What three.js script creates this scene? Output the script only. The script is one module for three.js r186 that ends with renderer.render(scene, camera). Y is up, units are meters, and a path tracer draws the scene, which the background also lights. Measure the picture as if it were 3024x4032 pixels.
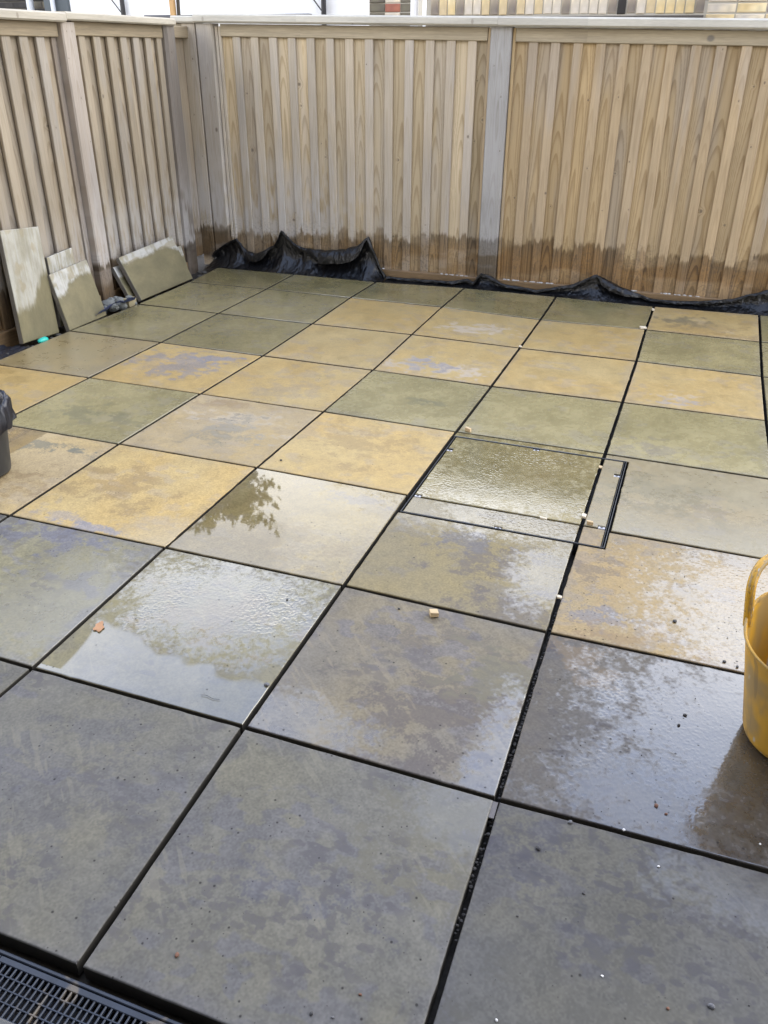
import * as THREE from 'three';
import { mergeGeometries } from 'three/addons/utils/BufferGeometryUtils.js';

// ---------------------------------------------------------------- camera, sky, sun, exposure
const scene = new THREE.Scene();
const camera = new THREE.PerspectiveCamera(63.12, 3 / 4, 0.05, 400);
camera.position.set(1.0668, 1.8093, 0.8615);
camera.quaternion.setFromRotationMatrix(new THREE.Matrix4().makeBasis(
  new THREE.Vector3(0.9384, 0.0047, -0.34553), new THREE.Vector3(-0.17074, 0.87563, -0.45179), new THREE.Vector3(0.30043, 0.48296, 0.82249)));
camera.updateMatrixWorld();

const renderer = new THREE.WebGLRenderer({ antialias: true });
renderer.toneMapping = THREE.LinearToneMapping;
renderer.toneMappingExposure = 0.95;
renderer.shadowMap.enabled = true;

const SUN = new THREE.Vector3(0.45, 0.62, -0.42).normalize();
const sun = new THREE.DirectionalLight(0xfff4e4, 0.9);
sun.position.copy(SUN).multiplyScalar(30);
sun.castShadow = true; sun.shadow.radius = 50; sun.shadow.mapSize.set(2048, 2048);
Object.assign(sun.shadow.camera, { left: -9, right: 9, top: 9, bottom: -9, near: 1, far: 60 });
scene.add(sun, sun.target);

// ---------------------------------------------------------------- noise
function rng(seed) { let a = seed >>> 0; return () => { a |= 0; a = a + 0x6D2B79F5 | 0; let t = Math.imul(a ^ a >>> 15, 1 | a); t = t + Math.imul(t ^ t >>> 7, 61 | t) ^ t; return ((t ^ t >>> 14) >>> 0) / 4294967296; }; }
const R0 = rng(7), TAB = new Float32Array(65536); for (let k = 0; k < 65536; k++) TAB[k] = R0();
const sm = (a, b, x) => { const t = Math.min(1, Math.max(0, (x - a) / (b - a))); return t * t * (3 - 2 * t); };
const mix = (a, b, t) => a + (b - a) * t;
const mix3 = (a, b, t) => [mix(a[0], b[0], t), mix(a[1], b[1], t), mix(a[2], b[2], t)];
const clamp = (x, a = 0, b = 1) => Math.min(b, Math.max(a, x));
function vn(x, y) {
  const xi = Math.floor(x), yi = Math.floor(y); let fx = x - xi, fy = y - yi; fx = fx * fx * (3 - 2 * fx); fy = fy * fy * (3 - 2 * fy);
  const x0 = xi & 255, x1 = (xi + 1) & 255, y0 = (yi & 255) << 8, y1 = ((yi + 1) & 255) << 8;
  const a = TAB[y0 | x0], b = TAB[y0 | x1], c = TAB[y1 | x0], d = TAB[y1 | x1];
  return a + (b - a) * fx + (c - a) * fy + (a - b - c + d) * fx * fy;
}
function fbm(x, y, o) { let s = 0, a = 0.5, n = 0; for (let k = 0; k < o; k++) { s += a * vn(x, y); n += a; a *= 0.5; x = x * 2.03 + 17.3; y = y * 2.03 + 9.1; } return s / n; }
const hash = (x, y) => TAB[((Math.floor(y) * 73 & 255) << 8) | (Math.floor(x) * 151 & 255)];
const srgb8 = (v) => { v = clamp(v); return 255 * (v <= 0.0031308 ? v * 12.92 : 1.055 * Math.pow(v, 1 / 2.4) - 0.055); };
function tex(data, w, h, color) {
  const t = new THREE.DataTexture(data, w, h, THREE.RGBAFormat);
  t.magFilter = THREE.LinearFilter; t.minFilter = THREE.LinearMipmapLinearFilter; t.generateMipmaps = true;
  t.wrapS = t.wrapT = THREE.RepeatWrapping; if (color) t.colorSpace = THREE.SRGBColorSpace; t.needsUpdate = true; return t;
}
function paint(w, h, fn, color = true) { // fn(u, v) -> [r, g, b] (linear when color)
  const d = new Uint8Array(w * h * 4); let k = 0;
  for (let y = 0; y < h; y++) for (let x = 0; x < w; x++) {
    const c = fn((x + 0.5) / w, (y + 0.5) / h);
    if (color) { d[k] = srgb8(c[0]); d[k + 1] = srgb8(c[1]); d[k + 2] = srgb8(c[2]); } else { const q = 255 * clamp(typeof c === 'number' ? c : c[0]); d[k] = d[k + 1] = d[k + 2] = q; }
    d[k + 3] = 255; k += 4;
  }
  return tex(d, w, h, color);
}

// ---------------------------------------------------------------- overcast sky: white and bright low down, grey-blue overhead
{
  const W = 512, H = 256, d = new Float32Array(W * H * 4);
  for (let y = 0; y < H; y++) for (let x = 0; x < W; x++) {
    const el = ((y + 0.5) / H - 0.5) * Math.PI, az = ((x + 0.5) / W - 0.5) * 2 * Math.PI;
    const ux = Math.cos(el) * Math.cos(az), uy = Math.sin(el), uz = Math.cos(el) * Math.sin(az);
    const e = Math.max(0, uy), px = ux / (e + 0.35), pz = uz / (e + 0.35);
    const cl = fbm(px * 1.6 + 40, pz * 1.6 + 40, 5), veil = sm(0.36, 0.62, cl);
    const low = 1 - sm(0.47, 0.74, e);
    let c = mix3([0.42, 0.58, 0.98], [1.0, 0.985, 0.955], 0.25 * veil + 0.75 * low);
    const L = (2.0 + 2.8 * low) * (0.74 + 0.52 * veil);
    const g = Math.pow(Math.max(0, ux * SUN.x + uy * SUN.y + uz * SUN.z), 6) * 0.5;
    const k = (y * W + x) * 4; const f = uy < 0 ? 0.35 : 1;
    d[k] = (c[0] * L + g) * f; d[k + 1] = (c[1] * L + g * 0.97) * f; d[k + 2] = (c[2] * L + g * 0.9) * f; d[k + 3] = 1;
  }
  const t = new THREE.DataTexture(d, W, H, THREE.RGBAFormat, THREE.FloatType);
  t.mapping = THREE.EquirectangularReflectionMapping; t.magFilter = t.minFilter = THREE.LinearFilter; t.colorSpace = THREE.LinearSRGBColorSpace; t.needsUpdate = true;
  scene.background = t; scene.environment = t;
  scene.backgroundIntensity = 1.0; scene.environmentIntensity = 1.0;
}

// ---------------------------------------------------------------- helpers
const used = {};
function numbered(n) { const k = used[n] = (used[n] || 0) + 1; return k === 1 ? n : n + '_' + String(k - 1).padStart(3, '0'); }
const shade = (o) => { o.castShadow = o.receiveShadow = true; return o; };
function thing(name, label, category, at = [0, 0, 0], group) {
  const o = new THREE.Group(); o.name = numbered(name); o.position.set(...at); scene.add(o);
  o.userData = { label, category }; if (group) o.userData.group = group; return o;
}
function part(parent, name, geo, mat, label) { const m = shade(new THREE.Mesh(geo, mat)); m.name = name; parent.add(m); if (label) m.userData.label = label; return m; }
function single(name, geo, mat, label, category, group, at) {
  const m = shade(new THREE.Mesh(geo, mat)); m.name = numbered(name); m.userData = { label, category }; if (group) m.userData.group = group; if (at) m.position.set(...at); scene.add(m); return m;
}
function structure(name, geo, mat) { const m = shade(new THREE.Mesh(geo, mat)); m.name = name; m.userData.kind = 'structure'; scene.add(m); return m; }
const std = (o) => new THREE.MeshStandardMaterial({ side: THREE.DoubleSide, ...o });
const lin = (r, g, b) => new THREE.Color().setRGB(r, g, b);
// box with chamfered long edges, spanning lo..hi; axis = direction of its length (0 x, 1 y, 2 z)
function bar(lo, hi, c = 0.004, axis = 1) {
  const s = [hi[0] - lo[0], hi[1] - lo[1], hi[2] - lo[2]], a = axis === 0 ? [2, 1] : axis === 1 ? [0, 2] : [0, 1];
  const w = s[a[0]], h = s[a[1]], q = Math.min(c, w / 3, h / 3), sh = new THREE.Shape();
  sh.moveTo(q, 0); sh.lineTo(w - q, 0); sh.lineTo(w, q); sh.lineTo(w, h - q); sh.lineTo(w - q, h); sh.lineTo(q, h); sh.lineTo(0, h - q); sh.lineTo(0, q); sh.closePath();
  const g = new THREE.ExtrudeGeometry(sh, { depth: s[axis], bevelEnabled: false, steps: 1 });
  const p = g.attributes.position, n = g.attributes.normal;
  for (const at of [p, n]) for (let k = 0; k < at.count; k++) {
    const v = [at.getX(k), at.getY(k), at.getZ(k)], o = [0, 0, 0]; o[a[0]] = v[0]; o[a[1]] = v[1]; o[axis] = v[2];
    if (at === p) { o[0] += lo[0]; o[1] += lo[1]; o[2] += lo[2]; }
    at.setXYZ(k, ...o);
  }
  if (axis !== 2) { // swapping two axes mirrors the winding: flip the triangles back
    for (const at of Object.values(g.attributes)) { const d = at.array, z = at.itemSize; for (let t = 0; t < d.length; t += 3 * z) for (let k = 0; k < z; k++) { const q2 = d[t + z + k]; d[t + z + k] = d[t + 2 * z + k]; d[t + 2 * z + k] = q2; } }
  }
  return g;
}
function uvBy(g, fn) { const p = g.attributes.position, uv = new Float32Array(p.count * 2); for (let k = 0; k < p.count; k++) { const r = fn(p.getX(k), p.getY(k), p.getZ(k)); uv[2 * k] = r[0]; uv[2 * k + 1] = r[1]; } g.setAttribute('uv', new THREE.BufferAttribute(uv, 2)); return g; }

// ---------------------------------------------------------------- ground under everything
const soilTex = paint(512, 512, (u, v) => { const n = 0.5 * fbm(u * 32, v * 32, 3) + 0.5 * vn(u * 128, v * 128); const k = 0.5 + n; return [0.032 * k, 0.027 * k, 0.021 * k]; });
soilTex.repeat.set(1, 1);
{
  const g = new THREE.PlaneGeometry(240, 240, 1, 1).rotateX(-Math.PI / 2).translate(0, -0.062, -40); uvBy(g, (x, y, z) => [x / 0.9, z / 0.9]);
  structure('ground', g, std({ map: soilTex, roughness: 0.75 }));
}

// ---------------------------------------------------------------- the patio
const P = 0.8;
// measured joint crossings as [column, row]: shift in mm from the even 0.8 m grid
const OFF = { '-3,5': [-5, -4], '-3,4': [-13, -15], '-3,6': [-8, -11], '-3,7': [-10, -41], '-3,8': [-26, 185], '-2,7': [-16, -30], '-2,6': [3, -11], '-2,5': [8, 2], '-2,4': [-9, -19], '-2,3': [-21, -25], '-2,2': [-6, -5], '-2,8': [-10, 185], '-1,5': [10, 7], '-1,6': [-2, -25], '-1,7': [-11, -25], '-1,4': [0, -23], '-1,3': [-11, -30], '-1,2': [-7, -13], '-1,1': [12, 9], '-1,8': [-9, 110], '0,5': [4, 26], '0,6': [7, 5], '0,7': [7, 51], '0,4': [-5, -13], '0,3': [-9, -16], '0,2': [-2, -14], '0,1': [9, 8], '0,8': [-1, 120], '0,0': [29, 16], '1,7': [-4, 26], '1,6': [2, 4], '1,5': [-3, 10], '1,4': [-6, -11], '1,3': [-8, -5], '1,2': [-4, 6], '1,1': [3, 13], '1,8': [4, 138], '1,0': [10, 16], '2,7': [-2, 42], '2,6': [-11, 27], '2,5': [-10, 10], '2,8': [6, 100], '-4,7': [34, -22], '-4,6': [48, -15], '-4,5': [15, -2], '-4,8': [-20, 200], '-4,4': [10, -10], '-4,3': [10, -20], '-3,3': [-20, -25] };
const J = (i, j) => { const o = OFF[i + ',' + j] || (j === 0 ? [0, 16] : j === 8 ? [0, 110] : [0, 0]); return [P * i + o[0] / 1000, -P * j + o[1] / 1000]; };
const NEAR = { x0: -2.05, x1: 1.7, z0: 0.1, z1: -2.4, w: 2048, h: 1365 }, FAR = { x0: -3.4, x1: 2.6, z0: -2.4, z1: -6.4, w: 2048, h: 1376 };
// kind of stone by row (0 at the house) and column -4 .. 2
const pick = (i, j) => { j = Math.max(0, j);
  const t = { // by row: columns -4, -3, -2, -1, 0, 1, 2
    0: 'GGGGGDD', 1: 'GGNKTSS', 2: 'CCYWUVV', 3: 'YOCYMBO' }[j];
  if (j <= 2) return t[clamp(i + 4, 0, 6)];
  return { 3: 'YOCYMBO', 4: 'BYYOOOO', 5: 'OOYYYYO', 6: 'OOYYYOO', 7: 'OOOOOYO' }[Math.min(j, 7)][clamp(i + 4, 0, 6)];
};
const STONE = { // colour a, colour b, lilac share, roughness, pebbling (mm), pits
  Y: [[0.425, 0.298, 0.115], [0.375, 0.28, 0.125], 0.28, 0.33, 0.03, 0.3],
  C: [[0.385, 0.285, 0.13], [0.34, 0.265, 0.15], 0.22, 0.36, 0.04, 0.4],
  B: [[0.29, 0.225, 0.11], [0.24, 0.20, 0.11], 0.25, 0.28, 0.06, 0.3],
  O: [[0.262, 0.226, 0.105], [0.288, 0.246, 0.118], 0.25, 0.22, 0.03, 0.25],
  M: [[0.225, 0.19, 0.08], [0.245, 0.20, 0.09], 0.0, 0.15, 0.24, 0.1],
  T: [[0.18, 0.152, 0.10], [0.135, 0.122, 0.10], 0.6, 0.30, 0.12, 0.8],
  W: [[0.33, 0.255, 0.115], [0.275, 0.22, 0.115], 0.25, 0.22, 0.05, 0.4],
  U: [[0.225, 0.18, 0.085], [0.19, 0.158, 0.09], 0.4, 0.22, 0.26, 1.0],
  V: [[0.29, 0.205, 0.09], [0.235, 0.18, 0.095], 0.4, 0.2, 0.2, 2.2],
  N: [[0.215, 0.195, 0.118], [0.185, 0.172, 0.118], 0.6, 0.3, 0.10, 0.7],
  K: [[0.185, 0.16, 0.082], [0.155, 0.14, 0.085], 0.2, 0.18, 0.26, 0.5],
  S: [[0.095, 0.082, 0.064], [0.074, 0.068, 0.062], 0.3, 0.25, 0.26, 0.8],
  G: [[0.146, 0.136, 0.101], [0.122, 0.117, 0.100], 0.6, 0.34, 0.08, 0.9],
  D: [[0.102, 0.097, 0.080], [0.080, 0.079, 0.077], 0.6, 0.33, 0.10, 1.1] };
// marks: column, row, across, away, half-width, half-depth, colour, strength
const DARK = [0.095, 0.08, 0.075], LILAC = [0.20, 0.19, 0.205], PALE = [0.50, 0.43, 0.34], RUST = [0.22, 0.15, 0.075], GREY = [0.15, 0.15, 0.15];
const MARK = [[0, 2, 0.62, 0.42, 0.22, 0.20, DARK, 0.75], [0, 2, 0.85, 0.1, 0.3, 0.16, DARK, 0.6], [0, 2, 0.45, 0.62, 0.1, 0.12, LILAC, 0.7], [1, 2, 0.14, 0.2, 0.14, 0.1, LILAC, 0.9], [1, 2, 0.1, 0.6, 0.16, 0.1, DARK, 0.5], [1, 2, 0.3, 0.06, 0.4, 0.08, RUST, 0.7],
  [0, 1, 0.75, 0.3, 0.36, 0.26, DARK, 0.75], [0, 1, 0.5, 0.75, 0.2, 0.18, DARK, 0.4], [0, 1, 0.85, 0.62, 0.22, 0.14, GREY, 0.8], [1, 1, 0.2, 0.5, 0.3, 0.2, DARK, 0.5], [1, 1, 0.15, 0.86, 0.2, 0.12, RUST, 0.4],
  [-1, 5, 0.55, 0.25, 0.38, 0.16, PALE, 0.85], [-1, 5, 0.42, 0.28, 0.18, 0.14, LILAC, 0.9], [-1, 6, 0.55, 0.4, 0.24, 0.14, PALE, 0.8], [-2, 3, 0.5, 0.62, 0.36, 0.2, PALE, 0.55], [-2, 3, 0.55, 0.5, 0.2, 0.22, GREY, 0.6], [-2, 3, 0.3, 0.88, 0.26, 0.09, RUST, 0.6], [1, 5, 0.38, 0.2, 0.12, 0.16, PALE, 0.6], [1, 5, 0.4, 0.16, 0.14, 0.08, LILAC, 0.6],
  [-2, 2, 0.35, 0.5, 0.3, 0.22, RUST, 0.5], [-2, 2, 0.5, 0.04, 0.16, 0.05, LILAC, 1], [-2, 1, 0.4, 0.9, 0.24, 0.1, LILAC, 0.9], [-2, 2, 0.28, 0.1, 0.18, 0.05, LILAC, 0.6], [-3, 2, 0.55, 0.8, 0.22, 0.09, GREY, 0.8], [-3, 2, 0.78, 0.8, 0.14, 0.04, GREY, 0.9], [-3, 2, 0.4, 0.3, 0.4, 0.2, RUST, 0.5],
  [-3, 4, 0.5, 0.6, 0.3, 0.22, LILAC, 0.8], [-3, 4, 0.75, 0.75, 0.2, 0.1, LILAC, 0.9], [-2, 4, 0.7, 0.3, 0.3, 0.2, LILAC, 0.25], [-1, 4, 0.65, 0.45, 0.1, 0.06, GREY, 0.7], [-3, 3, 0.5, 0.35, 0.3, 0.12, GREY, 0.6], [1, 7, 0.3, 0.5, 0.2, 0.2, GREY, 0.8], [1, 7, 0.5, 0.3, 0.5, 0.3, RUST, 0.4], [-1, 3, 0.5, 0.6, 0.3, 0.25, RUST, 0.35],
  [-1, 2, 0.75, 0.85, 0.18, 0.08, LILAC, 0.6], [-1, 2, 0.6, 0.3, 0.3, 0.2, RUST, 0.25], [1, 4, 0.25, 0.2, 0.2, 0.14, LILAC, 0.4], [1, 3, 0.3, 0.55, 0.4, 0.2, GREY, 0.35], [-1, 0, 0.5, 0.5, 0.3, 0.3, LILAC, 0.35], [0, 0, 0.9, 0.75, 0.25, 0.2, GREY, 0.7], [1, 0, 0.15, 0.8, 0.16, 0.16, LILAC, 0.7], [1, 0, 0.5, 0.2, 0.4, 0.2, GREY, 0.6], [0, 0, 0.5, 0.42, 0.22, 0.07, LILAC, 0.7], [-1, 1, 0.6, 0.55, 0.3, 0.2, RUST, 0.4]];
function wetness(i, j, s, t, x, z) { // 1 inside a standing puddle
  const n = fbm(x * 7 + 3, z * 7, 3) - 0.5;
  if (i === -1 && j === 1) {
    const inside = sm(0.02, -0.03, t - (0.36 - 0.16 * s + 0.22 * n)), dry = sm(0.012, -0.012, s - 0.115 * Math.sqrt(clamp(1 - ((t - 0.04) / 0.36) ** 2)) * (t < 0.4 ? 1 : 0)) * (t > 0.035 ? 1 : 0);
    return inside * (1 - dry);
  }
  if (i === -1 && j === 2) return 0.98 * sm(0.15, -0.15, s - 0.60 - 0.5 * n + 0.5 * Math.max(0, t - 0.7));
  if (i === 1 && j === 1) return 0.35 * sm(0.5, 0.9, s);
  return 0;
}
const FILM = [[-1, 1, 0.5, 0.68, 0.6, 0.42, 1], [0, 2, 0.62, 0.92, 0.55, 0.24, 0.78], [0, 2, 0.92, 0.5, 0.22, 0.4, 0.7], [0, 2, 0.15, 0.85, 0.25, 0.25, 0.5], [1, 2, 0.95, 0.45, 0.62, 0.75, 1], [1, 1, 0.8, 0.6, 0.62, 0.7, 1], [1, 1, 0.55, 0.2, 0.45, 0.3, 0.75], [0, 3, 0.5, 0.5, 0.75, 0.8, 1], [1, 3, 0.5, 0.25, 0.7, 0.4, 0.7], [-1, 2, 0.5, 0.5, 1.2, 1.2, 1],
  [0, 1, 0.1, 0.08, 0.4, 0.2, 0.6], [0, 1, 0.97, 0.1, 0.14, 0.5, 0.9], [-2, 1, 0.8, 0.4, 0.45, 0.5, 0.55], [-2, 2, 0.9, 0.1, 0.3, 0.2, 0.4], [-2, 3, 0.4, 0.3, 0.5, 0.4, 0.35], [0, 0, 0.9, 0.9, 0.2, 0.2, 0.4], [1, 0, 0.9, 0.9, 0.4, 0.15, 0.5]];
function filmAt(i, j, s, t, n) { // share of the surface under a film of water
  let f = j >= 6 && i < 1 || j === 7 ? 0.85 : j === 5 && i < -1 ? 0.8 : j >= 3 && 'OB'.includes(pick(i, j)) ? 0.5 : j >= 3 ? 0.12 : 0;
  if ('Y'.includes(pick(i, j)) && j > 4) f = 0.28;
  for (const m of FILM) if (m[0] === i && m[1] === j) f = Math.max(f, m[6] * sm(1.2, 0.45, Math.hypot((s - m[2]) / m[4], (t - m[3]) / m[5]) + n));
  return f;
}
const slabRand = (i, j, k) => TAB[((i * 37 + j * 101 + k * 53 + 4000) * 7919) & 65535];
function stoneAt(x, z) {
  const i = Math.floor(x / P), j = Math.floor(-z / P), s = x / P - i, t = -z / P - j;
  const K = STONE[pick(i, j < 0 ? 0 : j)], q = slabRand(i, j, 1);
  const ox = x + i * 3.7 + q * 11, oz = z + j * 5.1; // every slab has its own figure
  const n1 = fbm(ox * 3.1, oz * 3.1, 4), n2 = fbm(ox * 11 + 5, oz * 11, 3), n3 = fbm(ox * 44, oz * 44 + 7, 2), n4 = vn(ox * 190, oz * 190);
  let c = mix3(K[0], K[1], sm(0.25, 0.75, n1));
  const gr = j < 2 ? 1.15 : 0.9, tone = (0.93 + 0.14 * slabRand(i, j, 2)) * (1 + gr * (0.34 * (n1 - 0.5) + 0.3 * (n2 - 0.5) + 0.24 * (n3 - 0.5)) + (j < 3 ? 0.34 : 0.22) * (n4 - 0.5));
  c = [c[0] * tone, c[1] * tone, c[2] * tone];
  // grey-lilac residue in ragged patches and along some edges
  const e = Math.min(s, t, 1 - s, 1 - t) * P, rag = fbm(ox * 17 + 31, oz * 26 + 3, 3);
  let li = sm(j < 2 ? 0.53 : 0.56, 0.63, fbm(ox * 5 + 70, oz * 7 + 11, 3)) * sm(0.45, 0.56, rag) * K[2];
  li = Math.max(li, sm(0.055, 0.01, e + (n2 - 0.5) * 0.09 + (rag - 0.5) * 0.05) * K[2] * (0.25 + 0.75 * slabRand(i, j, 5)));
  const lum = 0.3 * c[0] + 0.6 * c[1] + 0.1 * c[2], lil = j < 2 ? [lum * 0.80, lum * 0.80, lum * 0.98] : [lum * 0.80, lum * 0.76, lum * 0.79]; c = mix3(c, lil, 0.75 * li);
  for (const m of MARK) if (m[0] === i && m[1] === j) {
    const a = (s - m[2]) / m[4], b = (t - m[3]) / m[5], f = m[7] * sm(1.15, 0.25, Math.sqrt(a * a + b * b) + 2.2 * (n2 - 0.5) + 2.6 * (rag - 0.5) + 0.7 * (n4 - 0.5) + 0.9 * (n3 - 0.5));
    if (f > 0) c = mix3(c, m[6] === LILAC ? lil : m[6] === PALE || m[6] === RUST ? m[6] : m[6].map((q, a) => Math.min(q, K[0][a] * 0.9)), f * 0.85);
  }
  if (j < 2) { // scuffs and dark purple-grey smears on the slabs nearest the house
    const sc = sm(0.54, 0.66, fbm(ox * 31 + 11, oz * 42 + 40, 4)) * sm(0.42, 0.72, fbm(ox * 4.1 + 6, oz * 4.1, 3)) * (0.5 + n4), st = sm(0.66, 0.72, fbm((ox + oz) * 5, (ox - oz) * 38 + 4, 3)) * sm(0.5, 0.7, vn(ox * 4, oz * 4 + 8));
    c = mix3(c, [K[1][0] * 0.58, K[1][1] * 0.56, K[1][2] * 0.72], 0.5 * sc); c = mix3(c, [K[0][0] * 1.35, K[0][1] * 1.35, K[0][2] * 1.4], 0.35 * st);
  }
  // pits and specks of grit
  const cx = ox / 0.021, cz = oz / 0.021, h = hash(cx, cz); let pit = 0;
  if (h < 0.075 * K[5] * (0.3 + 1.9 * sm(0.45, 0.62, n1))) { const a = cx - Math.floor(cx) - 0.5 + (hash(cx + 9, cz) - 0.5) * 0.5, b = cz - Math.floor(cz) - 0.5 + (hash(cx, cz + 9) - 0.5) * 0.5; const pr = 0.06 + 0.16 * hash(cx + 4, cz + 7) ** 2; pit = sm(pr, pr * 0.5, Math.sqrt(a * a + b * b)); }
  c = mix3(c, [0.03, 0.028, 0.028], 0.8 * pit);
  const wet = wetness(i, j, s, t, x, z);
  if (wet > 0) { const w = 1 - 0.3 * wet; c = [c[0] * w, c[1] * w, c[2] * w]; }
  const peb = vn(ox * 125, oz * 125), peb2 = vn(ox * 215 + 9, oz * 215), film = filmAt(i, j, s, t, 0.45 * (n2 - 0.5) + 0.7 * (n3 - 0.5) + 0.42 * (peb - 0.5) + 0.15 * (peb2 - 0.5));
  const dry = K[3] + 0.2 + 0.16 * (n2 - 0.5) + 0.1 * (n3 - 0.5) + 0.1 * li;
  const rough = mix(clamp(mix(dry, 0.085 + 0.08 * n3, film), 0.05, 0.9), 0.025, wet), spec = (i === -1 && j === 2 ? 0.32 : 1) * Math.max(mix(j > 2 ? 0.10 : 0.17, 1, film), wet) * (1 - 0.85 * pit);
  if (film > 0) { const w = 1 - 0.27 * film; c = [c[0] * w, c[1] * w, c[2] * w]; }
  const rip = fbm(ox * 8 + 3, oz * 8, 2), patch = 0.35 + 1.3 * sm(0.35, 0.7, fbm(ox * 4 + 90, oz * 4, 2));
  const bump = 0.5 + ((mix(0.05, K[4], film) * patch * (1.3 * (sm(0.25, 0.95, peb) - 0.5) + 0.5 * (peb2 - 0.5)) + 0.03 * (n4 - 0.5) + 0.06 * (n3 - 0.5)) * (1 - 0.97 * wet) - 0.12 * pit + 0.55 * (rip - 0.5) * (1 - 0.85 * wet)) / 2.0;
  return [c, rough, bump, spec];
}
function stoneMaps(A) {
  const { w, h } = A, cd = new Uint8Array(w * h * 4), rd = new Uint8Array(w * h * 4), bd = new Uint8Array(w * h * 4); let k = 0;
  for (let y = 0; y < h; y++) for (let x = 0; x < w; x++, k += 4) {
    const [c, r, b, sp] = stoneAt(mix(A.x0, A.x1, (x + 0.5) / w), mix(A.z0, A.z1, (y + 0.5) / h));
    cd[k] = srgb8(c[0]); cd[k + 1] = srgb8(c[1]); cd[k + 2] = srgb8(c[2]); cd[k + 3] = bd[k + 3] = 255; rd[k + 3] = 255 * sp;
    rd[k] = rd[k + 1] = rd[k + 2] = 255 * r; bd[k] = bd[k + 1] = bd[k + 2] = 255 * clamp(b);
  }
  const rt = tex(rd, w, h);
  return new THREE.MeshPhysicalMaterial({ map: tex(cd, w, h, true), roughnessMap: rt, specularIntensityMap: rt, roughness: 1, bumpMap: tex(bd, w, h), bumpScale: 0.002, ior: 2.1, side: THREE.DoubleSide });
}
const nearStone = stoneMaps(NEAR), farStone = stoneMaps(FAR);

// a slab of any outline (world x, z points), arrises rounded, top at y
function slabGeo(pts, y, thick, cell) {
  const rough = []; pts.forEach(([x, z], k) => { const [X, Z] = pts[(k + 1) % pts.length], L = Math.hypot(X - x, Z - z), n = L > 0.25 ? Math.round(L / 0.035) : 1; for (let a = 0; a < n; a++) { const q = a / n, px = mix(x, X, q), pz = mix(z, Z, q), chip = vn(px * 61 + 3, pz * 61) > 0.86 ? 0.0022 : 0, d = a ? 0.0022 * (fbm(px * 23 + 5, pz * 23, 2) - 0.5) - chip : 0; rough.push(new THREE.Vector2(px - d * (Z - z) / L * -1, -(pz + d * (X - x) / L * -1))); } });
  const sh = new THREE.Shape(rough);
  const b = 0.0045, g = new THREE.ExtrudeGeometry(sh, { depth: thick - 2 * b, bevelEnabled: true, bevelThickness: b, bevelSize: b, bevelOffset: -b, bevelSegments: 3, curveSegments: 1 });
  g.rotateX(-Math.PI / 2).translate(0, y - thick + b, 0);
  const [i, j] = cell, A = j <= 2 ? NEAR : FAR, a = J(i, j), bq = J(i + 1, j), cq = J(i + 1, j + 1), d = J(i, j + 1);
  uvBy(g, (x, yy, z) => { // where this point lies in the ideal cell
    let s = 0.5, t = 0.5;
    for (let n = 0; n < 4; n++) {
      const X = a[0] * (1 - s) * (1 - t) + bq[0] * s * (1 - t) + cq[0] * s * t + d[0] * (1 - s) * t - x, Z = a[1] * (1 - s) * (1 - t) + bq[1] * s * (1 - t) + cq[1] * s * t + d[1] * (1 - s) * t - z;
      const Xs = (bq[0] - a[0]) * (1 - t) + (cq[0] - d[0]) * t, Zs = (bq[1] - a[1]) * (1 - t) + (cq[1] - d[1]) * t, Xt = (d[0] - a[0]) * (1 - s) + (cq[0] - bq[0]) * s, Zt = (d[1] - a[1]) * (1 - s) + (cq[1] - bq[1]) * s, D = Xs * Zt - Xt * Zs;
      s -= (X * Zt - Xt * Z) / D; t -= (Xs * Z - X * Zs) / D;
    }
    s = clamp(s, 0.004, 0.996); t = clamp(t, 0.004, 0.996);
    return [(P * (i + s) - A.x0) / (A.x1 - A.x0), (-P * (j + t) - A.z0) / (A.z1 - A.z0)];
  });
  return g;
}
const jointShadeSide = std({ color: lin(0.035, 0.031, 0.024), roughness: 0.8 });
function splitSides(g) { // the lower part of the sides, with joint shadow and dirt put into its dark colour, becomes a second material slot
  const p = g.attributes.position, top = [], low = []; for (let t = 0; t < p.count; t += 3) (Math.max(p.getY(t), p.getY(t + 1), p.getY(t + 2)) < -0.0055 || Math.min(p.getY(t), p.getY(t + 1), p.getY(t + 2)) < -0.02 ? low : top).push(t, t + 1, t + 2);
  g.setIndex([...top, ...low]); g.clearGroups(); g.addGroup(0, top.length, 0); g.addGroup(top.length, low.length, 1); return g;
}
function inset(q, gx0, gx1, gz0, gz1) { // near-left, near-right, far-right, far-left pulled in by half-joints
  return [[q[0][0] + gx0, q[0][1] - gz0], [q[1][0] - gx1, q[1][1] - gz0], [q[2][0] - gx1, q[2][1] + gz1], [q[3][0] + gx0, q[3][1] + gz1]];
}
const patio = new THREE.Group(); patio.name = 'patio'; patio.userData.kind = 'structure'; scene.add(patio);
const rs = rng(11);
const GX = { '-4': 0.002, '-3': 0.0105, '-2': 0.0100, '-1': 0.0078, 0: 0.0086, 1: 0.0092, 2: 0.009 }, DZ = { 0: 0.004, 1: 0.0074, 2: 0.0072, 3: 0.0072, 4: 0.008, 5: 0.011, 6: 0.0125, 7: 0.012, 8: 0.002 };
const gx = (i) => GX[i] ?? 0.006;
const C = { x0: 0.007, x1: 0.909, z0: -2.25, z1: -3.15 }; // outline of the manhole frame
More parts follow.
